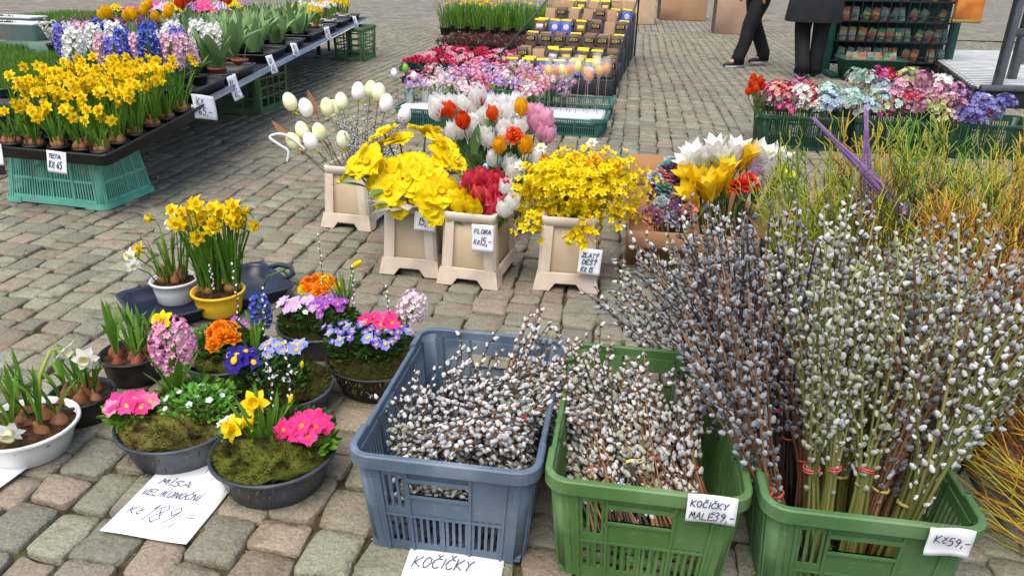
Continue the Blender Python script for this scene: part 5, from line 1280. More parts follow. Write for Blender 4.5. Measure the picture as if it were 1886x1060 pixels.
    for i, (x, y) in enumerate(((-4.55, 7.15), (-4.95, 7.8))):
        o = thing('plant_trough', ['pale grey plant trough at the left edge', 'pale grey plant trough behind the other, far left'][i], 'trough', (x, y, .42), R(-10), 'pale plant troughs')
        part('trough_body', rrings([(.70, .16, 0), (.76, .20, .13), (.80, .24, .132), (.80, .24, .15), (.76, .20, .15), (.72, .17, .11)], .03, cap0=True, cap1=True), WT, o)
        clump_leaves(o, (0, 0, .11), 60, .05, .012, .08, .5, 50+i, DKGREEN)
    for i in range(26):
        x, y = -3.3-.16*(i % 7)+rg.uniform(-.04, .04), 8.6+.42*(i//7)+rg.uniform(-.05, .05)
        o = thing('primula_pot', ['pink', 'violet', 'yellow', 'white'][i % 4]+' flowering pot at the far left behind the heather', 'potted flowers', (x, y, .42), 0, 'far flowering pots')
        pot(o, .06, .08); foliage(o, (0, 0, .07), 40, .10, .10, .08, 2100+i, .05, .02, GREEN); cluster(o, (0, 0, .14), 9, .09, .09, .05, [M_PINK, M_PURP, M_DAFF, M_LILAC][i % 4], 2130+i, 1.3)
    # heather
    HE = [petalm('8a3f72', 'a0558a', 'b873a0'), petalm('9c4c80', 'b46a98', 'c98cb0'), petalm('d9d3c0', 'e6e2d4', 'efece2')]
    Tn = ell(.0045, .0045, .006, 5, 4)
    for i in range(26):
        u, v = i % 9, i//9
        x, y = -3.62+.17*u-.02*v, 6.25+.33*v+.16*u
        o = thing('heather_plant', ('purple heather plant in the long row behind the hyacinths' if i % 7 else 'cream heather plant in the row of purple heather'), 'heather', (x, y, .42), 0, 'purple heather row' if i % 7 else 'cream heather')
        pot(o, .055, .07)
        ms = []; ls = []; st = []
        for j in range(16):
            a = rg.uniform(0, 6.28); d = np.array([math.cos(a)*rg.uniform(.1, .8), math.sin(a)*rg.uniform(.1, .8), 1]); d /= np.linalg.norm(d); L = rg.uniform(.12, .2)
            st.append(tube([(0, 0, .06), d*L*.6+np.array([0, 0, .06]), d*L+np.array([0, 0, .06])], .0014, 4))
            for q in range(12): ms.append(aim(d+np.array([rg.uniform(-1, 1), rg.uniform(-1, 1), 0]))*rg.uniform(.9, 1.7)); ls.append(d*L*(.3+.7*q/11)+np.array([rg.uniform(-.008, .008), rg.uniform(-.008, .008), .06]))
        part('stems', st, ST_DK, o, kind='stuff'); part('blooms', scatter(Tn, ms, ls), HE[2] if i % 7 == 0 else HE[i % 2], o, kind='stuff')
build_left()

# ------------------------------------------------------------------ display in the centre background
PK = {'L': 'CUP'}
def blossom_mesh(name, pm, seed, n=26, R0=.05, k=1.0, cen=None):
    rg = random.Random(seed); P = petal(.015*k, .012*k, 1.05, .3, .2, 3, 'round', 0, c=2); F = join(whorl(P, 5)+[ell(.003*k, .003*k, .003*k, 5, 4, 1).tf(loc=(0, 0, .003*k))])
    ms, ls = [], []
    for i in range(n):
        d = np.array([rg.gauss(0, 1), rg.gauss(0, 1), abs(rg.gauss(0, 1))*.8+.1]); d /= np.linalg.norm(d)
        ms.append(aim(d, rg.uniform(0, 6))*rg.uniform(.8, 1.2)); ls.append(d*R0*np.array([1, 1, 1.1])*rg.uniform(.75, 1.05))
    return mesh(name, [scatter(F, ms, ls)], [pm, cen or EYE])
def build_centre():
    rg = random.Random(31)
    cy = R(-11)
    DG = plast('2a5a50', '35675c', '42756a', wear=(S('5a8a80'), 6, .58, .85))
    crate('low teal crate with a white foam sheet and egg picks', DG, (.30, 5.80, 0), cy+math.pi/2, .42, .78, .135, .012, False, 'side', 'low teal crates')
    crate('low teal crate full of pink artificial blossoms, left of the foam sheet', DG, (-.50, 5.98, 0), cy+math.pi/2, .42, .78, .135, .012, False, 'side', 'low teal crates')
    crate('low teal crate of pink artificial blossoms, behind the front pair', DG, (-.30, 6.62, 0), cy+math.pi/2, .42, .9, .135, .012, False, 'side', 'low teal crates')
    crate('low teal crate behind the foam sheet, under the blossoms', DG, (.50, 6.40, 0), cy+math.pi/2, .42, .6, .135, .012, False, 'side', 'low teal crates')
    o = thing('foam_sheet', 'white foam sheet holding egg picks in the low teal crate', 'foam sheet', (.30, 5.79, .09), cy)
    part('sheet', box(.70, .33, .05, (0, 0, .025), .006), flat(['c9cccb', 'd8dad8'], rough=.8, isl=0, bump=.2), o)
    o = thing('foam_sheet', 'white foam sheet in the left low teal crate behind the eggs', 'foam sheet', (-.50, 5.97, .09), cy)
    part('sheet', box(.70, .33, .05, (0, 0, .025), .006), flat(['c9cccb', 'd8dad8'], rough=.8, isl=0, bump=.2), o)
    # bagged egg picks with thin sticks
    EB = [mesh('egg', [ell(.030, .030, .040, 12, 9, 0, .1)], [m]) for m in (flat(['e8a818', 'f0b830'], rough=.35), flat(['e2780e', 'ea8e20'], rough=.35), flat(['e6d060', 'efdc86'], rough=.35))]
    CEL = flat(['e6ecee', 'f4f7f8'], rough=.15, spec=.8, alpha=.22)
    for i in range(11):
        lx = -.05+.04*i+rg.uniform(-.01, .01); x, y = loc_in((.30, 5.80), cy, lx, rg.uniform(-.08, .1)); h = rg.uniform(.24, .31)
        o = thing('egg_pick', ['golden', 'orange', 'pale yellow'][i % 3]+' egg pick in clear wrap on the foam sheet', 'egg', (x, y, .14), 0, 'wrapped egg picks on the foam')
        part('stick', tube([(0, 0, 0), (rg.uniform(-.02, .02), 0, h)], .0022, 5), flat(['8f7a5c', 'a8927a']), o); put('egg', EB[i % 3], o, (0, 0, h+.03), rotm(rg.uniform(-.3, .3), rg.uniform(-.3, .3), 0))
        part('wrap', lathe([(.006, h-.03), (.036, h+.01), (.040, h+.05), (.024, h+.085), (.036, h+.11)], 9, cap0=False), CEL, o)
    for i in range(8):
        lx = -.30+.035*i; x, y = loc_in((.30, 5.80), cy, lx, rg.uniform(-.05, .12)); h = rg.uniform(.18, .3)
        o = thing('reed_pick', 'thin dry reed stuck in the foam beside the egg picks', 'reed', (x, y, .14), 0, 'dry reeds in the foam')
        part('stem', tube([(0, 0, 0), (0, 0, h)], .002, 5), flat(['8a7a52', 'a89a70']), o); part('seed_head', ell(.007, .007, .035, 7, 6).tf(loc=(0, 0, h+.02)), flat(['a8842c', 'c09a44', '8a5a58'], bump=.5, bsc=300), o)
    # pink and lilac blossom bunches
    bc = [('pink', petalm('e08cb4', 'eaa6c6', 'f3c4d8')), ('lilac', petalm('b58fce', 'c6a6da', 'd8c0e6')), ('pale pink', petalm('f0ccd8', 'f5dde4', 'faecef')), ('rose', petalm('d8648e', 'e27ea2', 'ea9ab6')), ('white', WHITE)]
    BM = [(n, [blossom_mesh('blossom_cluster', m, s+10*i, 28, .055, 1.0) for s in range(2)]) for i, (n, m) in enumerate(bc)]
    for i in range(118):
        u = rg.random(); v = rg.random()
        lx = -.40+1.14*u; ly = v*1.15
        if lx > .60-.0*v and v < .3: lx -= .5
        x, y = loc_in((-.44, 5.86), cy, lx, ly); z = rg.uniform(.22, .32)
        n, me = BM[rg.choice([0, 0, 1, 1, 2, 3, 4])]
        o = thing('blossom_bunch', n+' artificial blossom bunch in the low teal crates', 'flower bunch', (x, y, .06), 0, n+' blossom bunches')
        part('stem', tube([(0, 0, 0), (0, 0, z-.06)], .003, 5), PSTEM, o); put('blossoms', rg.choice(me), o, (0, 0, z-.06), rotm(rg.uniform(-.4, .2), rg.uniform(-.4, .4), rg.uniform(0, 6)), rg.uniform(.95, 1.35), kind='stuff')
        if i % 3 == 0: foliage(o, (0, 0, z-.12), 10, .06, .06, .06, 1300+i, .03)
    # white paper bunny-like egg holder pails at the left corner
    for i, (x, y, c) in enumerate([(-.82, 6.0, 'b9d0cc'), (-.70, 6.05, 'e4e2e0'), (-.60, 5.95, 'e9e7e4')]):
        o = thing('gift_pail', ['small pale mint pail with twin loops by the blossoms', 'small white pail with twin loops by the blossoms', 'small white pail next to the pink blossoms'][i], 'pail', (x, y, .14), 0, 'small gift pails')
        m = flat([c, c], rough=.4, isl=0)
        part('pail_body', lathe([(.03, 0), (.042, .09), (.044, .09), (.040, .088), (.03, .02)], 14, cap1=True), m, o)
        for s in (-1, 1): part('loop', tube([(s*.018-.012, 0, .09), (s*.018-.016, 0, .14), (s*.018, 0, .17), (s*.018+.016, 0, .14), (s*.018+.012, 0, .09)], .005, 6), m, o)
    for i, (x, y, z, c, nmx) in enumerate([(-.93, 6.0, .36, 'e8e8e4', 'white'), (-.85, 6.05, .39, '6faa2e', 'green'), (-.78, 6.0, .34, 'e6e4c8', 'cream')]):
        headed('egg_pick', nmx+' egg on a stick at the left end of the blossoms', 'egg', None, mesh('egg', [ell(.026, .026, .036, 12, 9, 0, .1)], [flat([c, c], rough=.4)]), (x, y, z), (x+.03, y, .1), (0, 0, 1), 1, .002, 0, 1400+i, ST_OL, bloom='egg')
    # carnations in black pots
    tray('black tray of pink carnations behind the blossoms, left half', (-.72, 8.55, 0), cy, .62, 1.5, .06, None, 'carnation trays'); tray('black tray of pink carnations behind the blossoms, right half', (-.06, 8.45, 0), cy, .62, 1.5, .06, None, 'carnation trays')
    cm = [double_mesh('carnation_bloom', petalm('d02a5c', 'dc4472', 'e66a90'), 1.1, 4, 51), double_mesh('carnation_bloom', petalm('e8a0b4', 'f0bcc8', 'f6d6dc'), 1.0, 4, 52), double_mesh('carnation_bloom', petalm('c41f48', 'd23458'), 1.0, 4, 53)]
    for i in range(6):
        for j in range(7):
            x, y = loc_in((-.39, 8.5), cy, -.56+.215*i+rg.uniform(-.03, .03), -.62+.21*j+rg.uniform(-.03, .03))
            o = thing('carnation_pot', 'potted pink carnation with dark leaves in the black trays', 'potted carnation', (x, y, .01), 0, 'potted carnations')
            part('pot', lathe([(.05, 0), (.065, .09), (.068, .09), (.06, .085)], 12, cap1=True), BLACKP, o)
            foliage(o, (0, 0, .08), 60, .09, .09, .10, 1450+i*10+j, .05, .01, petalm('1f3d2c', '2c5140', '406650'))
            cluster(o, (0, 0, .17), 7, .08, .08, .04, [rg.choice(cm), rg.choice(cm)], 1500+i*10+j, 1.0)
    # dark red leaved plants, then tall daffodils
    for i in range(7):
        for j in range(3):
            x, y = loc_in((-.45, 10.6), cy, -.55+.20*i, .42*j)
            o = thing('red_leaf_plant', 'low dark red and green plant in front of the far daffodils', 'potted plant', (x, y, 0), 0, 'dark red leaved plants')
            pot(o, .06, .09); foliage(o, (0, 0, .08), 90, .11, .11, .12, 1600+i*5+j, .04, .02, petalm('5a2a30', '6e3a38', '3a5a30'))
    for i in range(9):
        for j in range(3):
            x, y = loc_in((-.25, 13.0), cy, -.95+.25*i, .5*j)
            o = thing('daffodil_pot', 'tall grassy daffodil pot at the far end of the display', 'potted daffodils', (x, y, .0), 0, 'far tall daffodil pots')
            pot(o, .09, .12); daffodils(o, (0, 0, .1), 4 if i < 4 else 1, 46, .42, .08, 1700+i*5+j, [M_DAFF], spread=.22, W=.014)
    # stepped stand with bulb packets
    o = thing('display_stand', 'black stepped stand of bulb packets right of the carnations', 'display stand', (.62, 8.7, 0), cy)
    rows = [(-1.0, .15), (-.5, .20), (0, .30), (.6, .40), (1.2, .50), (1.8, .56)]
    for i, (ly, z) in enumerate(rows): part('step', box(1.06, .46, z, (0, ly, z/2), .01), BLACKP, o)
    for s in (-1, 1): part('side_frame', tube([(s*.55, -1.24, .02), (s*.55, -1.24, .34), (s*.55, 2.0, .78), (s*.55, 2.0, .02)], .012, 6), BLACKP, o)
    BROWN = flat(['3a2822', '4a332a', '5a4034'], rough=.45, spec=.5); BLUEP = flat(['1f3f96', '2c50ac', '3c62be'], rough=.35, spec=.5); YELP = flat(['d8cc20', 'e8dc3a'], rough=.4); GOLD = flat(['b8a440', 'd0bc5a'], rough=.5); KRAFT = flat(['8a6a4c', 'a08060'], rough=.7)
    FLOR = flat(['c8487a', 'd8a0c0', 'e6e0ea', '6a3aa0'], rough=.4)
    def packet(x, y, z, kind, yaw, tilt):
        w, h, t = .118, .15, .035
        lab = {'b': 'brown bulb packet lettered in gold on the stepped stand', 'u': 'blue bulb packet with a yellow top on the stepped stand', 'y': 'dark bulb packet with a yellow top strip on the stepped stand', 'k': 'brown paper bulb bag lying at the top of the stand'}[kind]
        o = thing('bulb_packet', lab, 'packet', (x, y, z), yaw, {'b': 'brown bulb packets', 'u': 'blue bulb packets', 'y': 'yellow topped bulb packets', 'k': 'paper bulb bags'}[kind])
        o.rotation_euler = (tilt, rg.uniform(-.06, .06), yaw)
        m = {'b': BROWN, 'u': BLUEP, 'y': BROWN, 'k': KRAFT}[kind]
        part('bag', rings([[(sx*w/2*k, sy*t/2*q, zz*h) for sx, sy in ((-1, -.6), (-.6, -1), (.6, -1), (1, -.6), (1, .6), (.6, 1), (-.6, 1), (-1, .6))] for zz, k, q in ((0, .92, .8), (.06, .99, 1), (.6, 1, 1), (.86, .98, .5), (1, 1, .08))], cap0=True, cap1=True), m, o, smooth=False)
        if kind in 'uy': part('top_strip', box(w*.98, .006, h*.16, (0, -.010, h*.94), .001), YELP, o)
        if kind == 'u': part('picture', lathe([(.034, 0), (.032, .001)], 12, cap1=True).tf(rotm(math.pi/2, 0, 0), (0, -t/2-.002, h*.42)), FLOR, o)
        if kind == 'b':
            part('label_panel', box(w*.86, .002, h*.34, (0, -t/2-.0015, h*.60)), flat(['241a16', '2c211c'], rough=.4), o)
            part('lettering', word('ROSA', .030, .016, .0035).tf(rotm(math.pi/2, 0, 0), (-.043, -t/2-.0035, h*.50)), GOLD, o, smooth=False)
            part('top_fold', box(w*.99, .012, .012, (0, 0, h*.985), .003), KRAFT, o)
        if kind == 'y': part('label_panel', box(w*.7, .002, h*.4, (0, -t/2-.0015, h*.42)), GOLD if rg.random() < .5 else FLOR, o)
    plan = ['yyuuuyb', 'bkyyyyb', 'bbbbbbb', 'yuuybkb', 'kbkkbku', 'kkykykk']
    for i, (ly, z) in enumerate(rows):
        for j, c in enumerate(plan[i]):
            for dp in (0, 1):
                lx = -.46+.153*j+rg.uniform(-.015, .015); x, y = loc_in((.62, 8.7), cy, lx, ly-.14+.16*dp)
                packet(x, y, z+.002, c if dp == 0 else rg.choice('bky'), cy+rg.uniform(-.15, .15), -.18 if c != 'k' else -.5)
    # white plastic tag on the stand
    # ---- cardboard boxes far behind
    CARD = flat(['a28a66', 'b09872', 'baa380'], rough=.85, isl=0, nsc=3, bump=.1); CARD2 = flat(['8a6a4c', '987858'], rough=.85, isl=0, nsc=3)
    def cbox(label, x, y, W, D, H, yaw, m, open_=False):
        o = thing('cardboard_box', label, 'cardboard box', (x, y, 0), yaw, 'far cardboard boxes')
        part('carton', box(W, D, H, (0, 0, H/2), .008), m, o)
        part('flap', box(W*.98, D*.48, .008, (0, -D*.25, H+.006), .002), m, o); part('flap', box(W*.98, D*.48, .008, (0, D*.25, H+.006), .002), m, o)
        part('tape', box(W*1.004, .06, .004, (0, 0, H+.014)), flat(['b09060', 'c0a070'], rough=.3), o)
    cbox('large pale cardboard box far behind, right of the packets', 2.25, 16.9, 1.1, .9, .62, R(-8), CARD); cbox('cardboard box far behind, between the pale box and the walker', 3.62, 18.2, 1.0, .8, .5, R(-5), CARD2); cbox('upright brown cardboard box beside the left leg of the walker', 3.95, 14.9, .75, .6, .75, R(-8), flat(['8f7460', '9c806a'], rough=.85, isl=0, nsc=3)); cbox('cardboard box at the far edge, behind the brown one', 5.0, 18.5, .9, .8, .6, 0, CARD)
build_centre()

# ------------------------------------------------------------------ right background: pastel flower crates
def build_right():
    rg = random.Random(63); cy = R(-7)
    for i, (x, y) in enumerate(((1.99, 5.46), (2.60, 5.39), (3.21, 5.32))):
        crate(['dark green crate with orange tulips and pastel flowers, leftmost of the row', 'dark green crate of pastel flowers in the middle of the row behind the twigs', 'dark green crate of violet and pink flowers at the right end of the row'][i], DKGC, (x, y, 0), cy+math.pi/2, .40, .60, .24, .02, False, 'side', 'plastic crates')
    cols = [('magenta', petalm('b82a78', 'c84488', 'd4669e')), ('salmon', petalm('dc8a80', 'e6a298', 'efbab0')), ('mint', petalm('9fc4ba', 'b4d2ca', 'cae0da')), ('pale blue', petalm('a8c0da', 'bed0e4', 'd4e0ee')), ('mauve', petalm('a8607e', 'b87894', 'c892a8')), ('violet', petalm('6a68b4', '827ec4', '9c98d4')), ('white', WHITE), ('crimson', petalm('a81f38', 'bc3448', 'cc4c5e')), ('lime', petalm('c0cc7a', 'd0da98', 'dee6b6')), ('pink', petalm('d898b4', 'e4b0c6', 'eec8d8'))]
    BM = [(n, [blossom_mesh('blossom_cluster', m, 200+i*3+s, 22, .065, 1.55, petalm('d8c890', 'e8dcae')) for s in range(2)]) for i, (n, m) in enumerate(cols)]
    seq = [[6, 1, 0, 7, 0, 1], [2, 3, 2, 6, 1, 2], [3, 9, 2, 0, 8, 7], [4, 4, 9, 6, 8, 4], [5, 5, 3, 0, 5, 4]]
    for i in range(150):
        u = (i+.5)/150; x0 = 1.74+1.46*((i*37) % 150)/150; zone = min(4, int((x0-1.74)/.30))
        y = 5.47-.123*(x0-1.99)+rg.uniform(-.22, .20); z = rg.uniform(.25, .38)+(.10 if zone in (2, 3) and y > 5.4 else 0)
        n, me = BM[rg.choice(seq[zone])]
        o = thing('cloth_bunch', n+' cloth flower bunch in the dark green crates at the right', 'flower bunch', (x0, y, .05), 0, n+' cloth bunches at the right')
        part('stem', tube([(0, 0, 0), (0, 0, z-.05)], .003, 5), PSTEM, o); put('blossoms', rg.choice(me), o, (0, 0, z-.05), rotm(rg.uniform(-.5, .2)+.2, rg.uniform(-.4, .4), rg.uniform(0, 6)), rg.uniform(.85, 1.2), kind='stuff')
    for i, h in enumerate([(1.603, 5.4, .44), (1.656, 5.4, .46), (1.77, 5.4, .437), (1.592, 5.4, .386), (1.63, 5.38, .41), (1.68, 5.42, .42), (1.62, 5.44, .47)]):
        headed('tulip', 'bright orange red tulip at the left end of the pastel flower crates', 'tulip', 'orange tulips at the right', T_ORG, np.array(h)-np.array([0, 0, .04]), (1.74, 5.44, .06), (h[0]-1.68, -.2, 1), 1.0, .004, 1, 1800+i, lk=1.0)
    # ------------------------------------------------ dyed twigs
    def twigs(label, group, base, d, L, n, spread, mats, seed, curl=.02, sub=3, r0=.0022, br=.03):
        r2 = random.Random(seed); o = thing('twig_bundle', label, 'twig bundle', base, 0, group)
        d = np.array(d, float); d /= np.linalg.norm(d); F = aim(d); sh = [[] for _ in mats]
        for i in range(n):
            a = r2.uniform(0, 6.28); rr = math.sqrt(r2.random())
            sd = d+F @ np.array([math.cos(a)*spread*rr, math.sin(a)*spread*rr, 0]); sd /= np.linalg.norm(sd); b = F @ np.array([math.cos(a)*br*rr, math.sin(a)*br*rr, r2.uniform(-.03, .03)])
            Ls = L*r2.uniform(.7, 1.1); P = []; x = np.cross(sd, [.3, .2, .9]); x /= np.linalg.norm(x); y = np.cross(sd, x); ph = r2.uniform(0, 6); fr = r2.uniform(5, 11)
            for j in range(9):
                t = j/8; P.append(b+sd*Ls*t+(x*math.sin(ph+fr*t)+y*math.cos(ph*2+fr*1.2*t))*curl*t**.6*r2.uniform(.6, 1.2))
            P = np.array(P); k = i % len(mats); sh[k].append(tube(P, np.linspace(r0, r0*.35, 9), 4))
            for q in range(sub):
                j = r2.randint(3, 7); dd = sd+np.array([r2.uniform(-.9, .9), r2.uniform(-.9, .9), r2.uniform(-.2, .6)]); dd /= np.linalg.norm(dd); l = Ls*r2.uniform(.12, .28)
                Q = [P[j], P[j]+dd*l*.35+x*curl*.5, P[j]+dd*l*.7-y*curl*.5, P[j]+dd*l+x*curl*.4]; sh[k].append(tube(Q, [r0*.6, r0*.5, r0*.4, r0*.3], 4))
        part('twigs', [s.mat(i) for i, l in enumerate(sh) for s in l], mats, o, kind='stuff')
        c = d*L*.14; part('tie', tube([c+F @ np.array([(br+.008)*math.cos(x), (br+.008)*math.sin(x), 0]) for x in np.linspace(0, 6.3, 14)], .003, 5, False), BAND_Y, o)
        return o
    YG = flat(['86821e', 'a09a28', 'b8b03a'], rough=.6, nsc=15); OL = flat(['5c6e18', '748824', '8ea034'], rough=.6, nsc=15); GO = flat(['b08410', 'c4981c', 'd4ac34'], rough=.6, nsc=15); OB = flat(['84501a', '9c6420', 'b67c30'], rough=.6, nsc=15); GRN = flat(['3f7a1a', '559224', '6ca834'], rough=.6, nsc=15); BRN = flat(['3a2a16', '54401f', '6a5228'], rough=.7, nsc=15)
    PL = [([YG, OL], 1.20, 2.95, (-.05, .15, 1), .50), ([GO, YG], 1.42, 3.0, (.05, .15, 1), .58), ([GRN, OL], 1.60, 2.95, (.05, .1, 1), .60), ([YG, OL], 1.78, 3.0, (.1, .15, 1), .58), ([YG, GO], 1.95, 2.9, (.15, .1, 1), .54), ([OL, BRN], 1.30, 2.70, (-.1, .1, 1), .48), ([YG, BRN], 1.52, 2.65, (.0, .1, 1), .52), ([GRN, YG], 1.70, 2.60, (.05, .1, 1), .54), ([GO, OB], 1.88, 2.62, (.15, .1, 1), .50), ([YG, BRN], 1.25, 2.45, (-.1, .1, 1), .40), ([OB, GO], 1.45, 2.30, (.05, .1, 1), .50), ([BRN, YG], 1.62, 2.30, (.1, .1, 1), .50), ([OB, BRN], 1.78, 2.40, (.15, .1, 1), .48), ([OB, BRN], 1.34, 2.02, (.12, .05, 1), .52), ([OB, GO], 1.46, 1.98, (.15, .0, 1), .50), ([BRN, OB], 1.26, 1.80, (.18, .0, 1), .50), ([OB, GO], 1.40, 1.72, (.15, .0, 1), .46), ([BRN, OB], 1.16, 1.66, (.2, .05, 1), .44), ([GO, YG], 2.10, 3.05, (.2, .1, 1), .52), ([YG, OL], 1.12, 2.70, (-.25, .15, 1), .46)]
    nmz = {id(YG): 'yellow green', id(GO): 'golden', id(GRN): 'bright green', id(OL): 'olive', id(OB): 'orange brown', id(BRN): 'dark brown'}
    for i, (m, x, y, d, L) in enumerate(PL):
        n1 = nmz[id(m[0])]
        twigs(n1+' curly twig bundle standing behind the tall willow crate', n1+' curly twig bundles', (x, y, .02), d, L, 40, .32, m, 1900+i, .022, 4, .0043, .05)
    for i, (b, d, L, m) in enumerate([((1.36, 1.02, .03), (-.40, .62, .10), .62, [GO, YG]), ((1.42, 1.12, .05), (-.36, .62, .16), .60, [OB, GO]), ((1.50, 1.20, .04), (-.35, .6, .25), .60, [OB, BRN]), ((1.30, 1.35, .03), (-.25, .5, .5), .5, [BRN, OB])]):
        twigs(['golden', 'orange brown', 'rust brown', 'dark brown'][i]+' twig bundle lying beside the right crate at the picture edge', 'twig bundles lying at the right', b, d, L, 30, .16, m, 1950+i, .018, 2, .0036)
    PU = [flat(['7a5a94', '9070aa', 'a88abe'], rough=.6, nsc=15), flat(['a0708a', 'b88aa0', 'c0a080'], rough=.6, nsc=15)]
    for i, (b, t) in enumerate([((1.62, 2.78, .20), (1.10, 2.9, .66)), ((1.39, 2.84, .10), (1.305, 2.92, .70))]):
        r2 = random.Random(i+5); b = np.array(b); v = np.array(t)-b; L = np.linalg.norm(v); F = aim(v); sh = [[], []]
        o = thing('purple_sheaf', ['purple dried sheaf leaning left over the willow', 'upright purple dried sheaf among the yellow twigs'][i], 'dried sheaf', b, 0, 'purple dried sheaves')
        for j in range(24):
            a = r2.uniform(0, 6.28); q = math.sqrt(r2.random()); P = []
            for s_ in range(8):
                tt = s_/7; wd = .006+.020*math.sin(min(1, tt*1.15)*math.pi)**1.2*(1 if tt < .9 else .7); P.append(F @ np.array([wd*q*math.cos(a)+r2.uniform(-.003, .003), wd*q*math.sin(a)+r2.uniform(-.003, .003), L*tt*r2.uniform(.97, 1.0)]))
            sh[j % 5 == 0].append(tube(P, np.linspace(.0022, .0008, 8), 4))
        part('stalks', [s.mat(k) for k in (0, 1) for s in sh[k]], PU, o, kind='stuff')
        part('tie', tube([F @ np.array([.022*math.cos(x), .022*math.sin(x), L*.12]) for x in np.linspace(0, 6.3, 14)], .004, 5, False), BAND_Y, o)
    # ------------------------------------------------ seed packet rack
    rc = (4.32, 9.30); ry = R(-6)
    STEEL = flat(['3b3e40', '4b4f52'], rough=.4, metal=.6, isl=0); RG = plast('1c4a3c', '245646', rough=.4)
    o = thing('packet_rack', 'green metal rack hung with seed packets behind the walkers', 'rack', (*rc, 0), ry)
    for s in (-1, 1):
        part('post', box(.10, .05, 1.75, (s*.68, .12, .875), .006), RG, o); part('foot', box(.08, .7, .05, (s*.68, .0, .025), .006), RG, o)
    for i in range(7): part('shelf', [box(1.28, .02, .02, (0, .02-.0*i, .16+.22*i), .003), box(1.28, .16, .008, (0, .09, .152+.22*i), .002), box(1.28, .012, .012, (0, -.0, .22+.22*i), .003)], STEEL, o)
    part('back_panel', box(1.26, .01, 1.6, (0, .185, .9), .002), RG, o)
    for i in range(13): part('wire', box(.008, .008, 1.6, (-.62+.103*i, -.004, .9)), STEEL, o)
    pc = [('white and green', ['7c8074', '5a6a48', '9a9c94']), ('yellow green', ['6e6e42', '86845a', '525c34']), ('red', ['7c3434', '8a4c46', '8a6660']), ('grey', ['5c5e5e', '787a78', '464848']), ('orange', ['8a5a2e', '987046', '7a4826']), ('dark green', ['2a5a44', '3c6c54', '5a7c68'])]
    PM = [flat(c, rough=.5, isl=0, nsc=18, namt=.6) for n, c in pc]
    pk = [mesh('seed_packet', [box(.092, .012, .15, (0, 0, .075), .003)], [m]) for m in PM]; pv = [mesh('picture', [box(.078, .003, .07, (0, -.0085, .062), .001)], [PM[(i+2) % 6]]) for i in range(6)]
    for i in range(7):
        for j in range(12):
            if rg.random() < .12: continue
            c = rg.randrange(6); x, y = loc_in(rc, ry, -.57+.103*j, .055)
            o = thing('seed_packet', pc[c][0]+' seed packet standing in the green rack', 'seed packet', (x, y, .165+.22*i), ry, pc[c][0]+' seed packets'); o.rotation_euler = (-.2, rg.uniform(-.1, .5), ry)
            put('packet_body', pk[c], o); put('picture', pv[c], o)
    o = thing('packet_bin', 'dark green bin of packets at the foot of the rack', 'bin', (3.95, 8.95, 0), ry)
    part('bin_body', rrings([(.56, .30, 0), (.66, .38, .22), (.69, .41, .222), (.69, .41, .24), (.65, .37, .24), (.60, .34, .06)], .04, cap0=True, cap1=True), RG, o)
    for j in range(7):
        x, y = loc_in((3.95, 8.95), ry, -.24+.08*j, .0)
        o = thing('seed_packet', pc[j % 6][0]+' seed packet standing in the green bin', 'seed packet', (x, y, .15), ry, 'packets in the bin'); o.rotation_euler = (-.25, rg.uniform(-.2, .2), ry); put('packet_body', pk[j % 6], o); put('picture', pv[j % 6], o)
    o = thing('hanging_basket', 'orange brown card display hanging at the top right of the rack', 'card display', (4.98, 9.10, .62), ry)
    part('card', box(.30, .05, .42, (0, 0, .21), .01), flat(['a05a18', 'b86c24', 'c8843a'], rough=.6, isl=0, nsc=8), o); part('card_edge', box(.31, .06, .03, (0, 0, .02), .006), flat(['8a7a2a', '6a8a3a'], rough=.6), o)
    # ------------------------------------------------ platform at the right edge
    o = thing('steel_platform', 'low platform with pale ribbed deck and grey posts at the right edge', 'platform', (4.20, 7.22, 0), R(3))
    DECK = flat(['bcbdba', 'cccdca', 'd8d8d4'], rough=.5, metal=.0, isl=0, nsc=4); DARK = flat(['161718', '1e1f20'], rough=.7, isl=0)
    # deck boards follow the slanted left edge
    for i in range(26):
        y0 = i*.125; x0 = y0*.40
        part('deck_board', box(3.6, .115, .03, (x0+1.8, y0+.06, .185), .006), DECK, o)
    part('skirt', box(3.6, .03, .165, (1.8, -.02, .085), .004), DARK, o); part('edge_trim', box(3.6, .04, .05, (1.8, -.035, .185), .006), flat(['4a4d50', '5a5d60'], rough=.5, isl=0), o)
    for x, y, h in ((.20, .05, 1.9), (1.1, 1.7, 1.9), (.52, .5, .75)): part('post', box(.07, .07, h, (x+y*.25, y, .20+h/2), .006), flat(['5a5d60', '6c6f72'], rough=.45, metal=.3, isl=0), o)
    part('cross_rail', box(2.0, .06, .07, (1.2, .06, .66), .006), flat(['3c3e40', '484a4c'], rough=.5, isl=0), o)
    for i in range(7): part('side_board', box(.03, .42, .16, (.0, 0, .0), .004).tf(rotm(0, 0, -.38), (.05+i*.16, .2+i*.42, .09)), DARK, o)
    # ------------------------------------------------ walkers
    SKINM = flat(['b07a5c', 'bf8a6a'], rough=.5, isl=0, nsc=20)
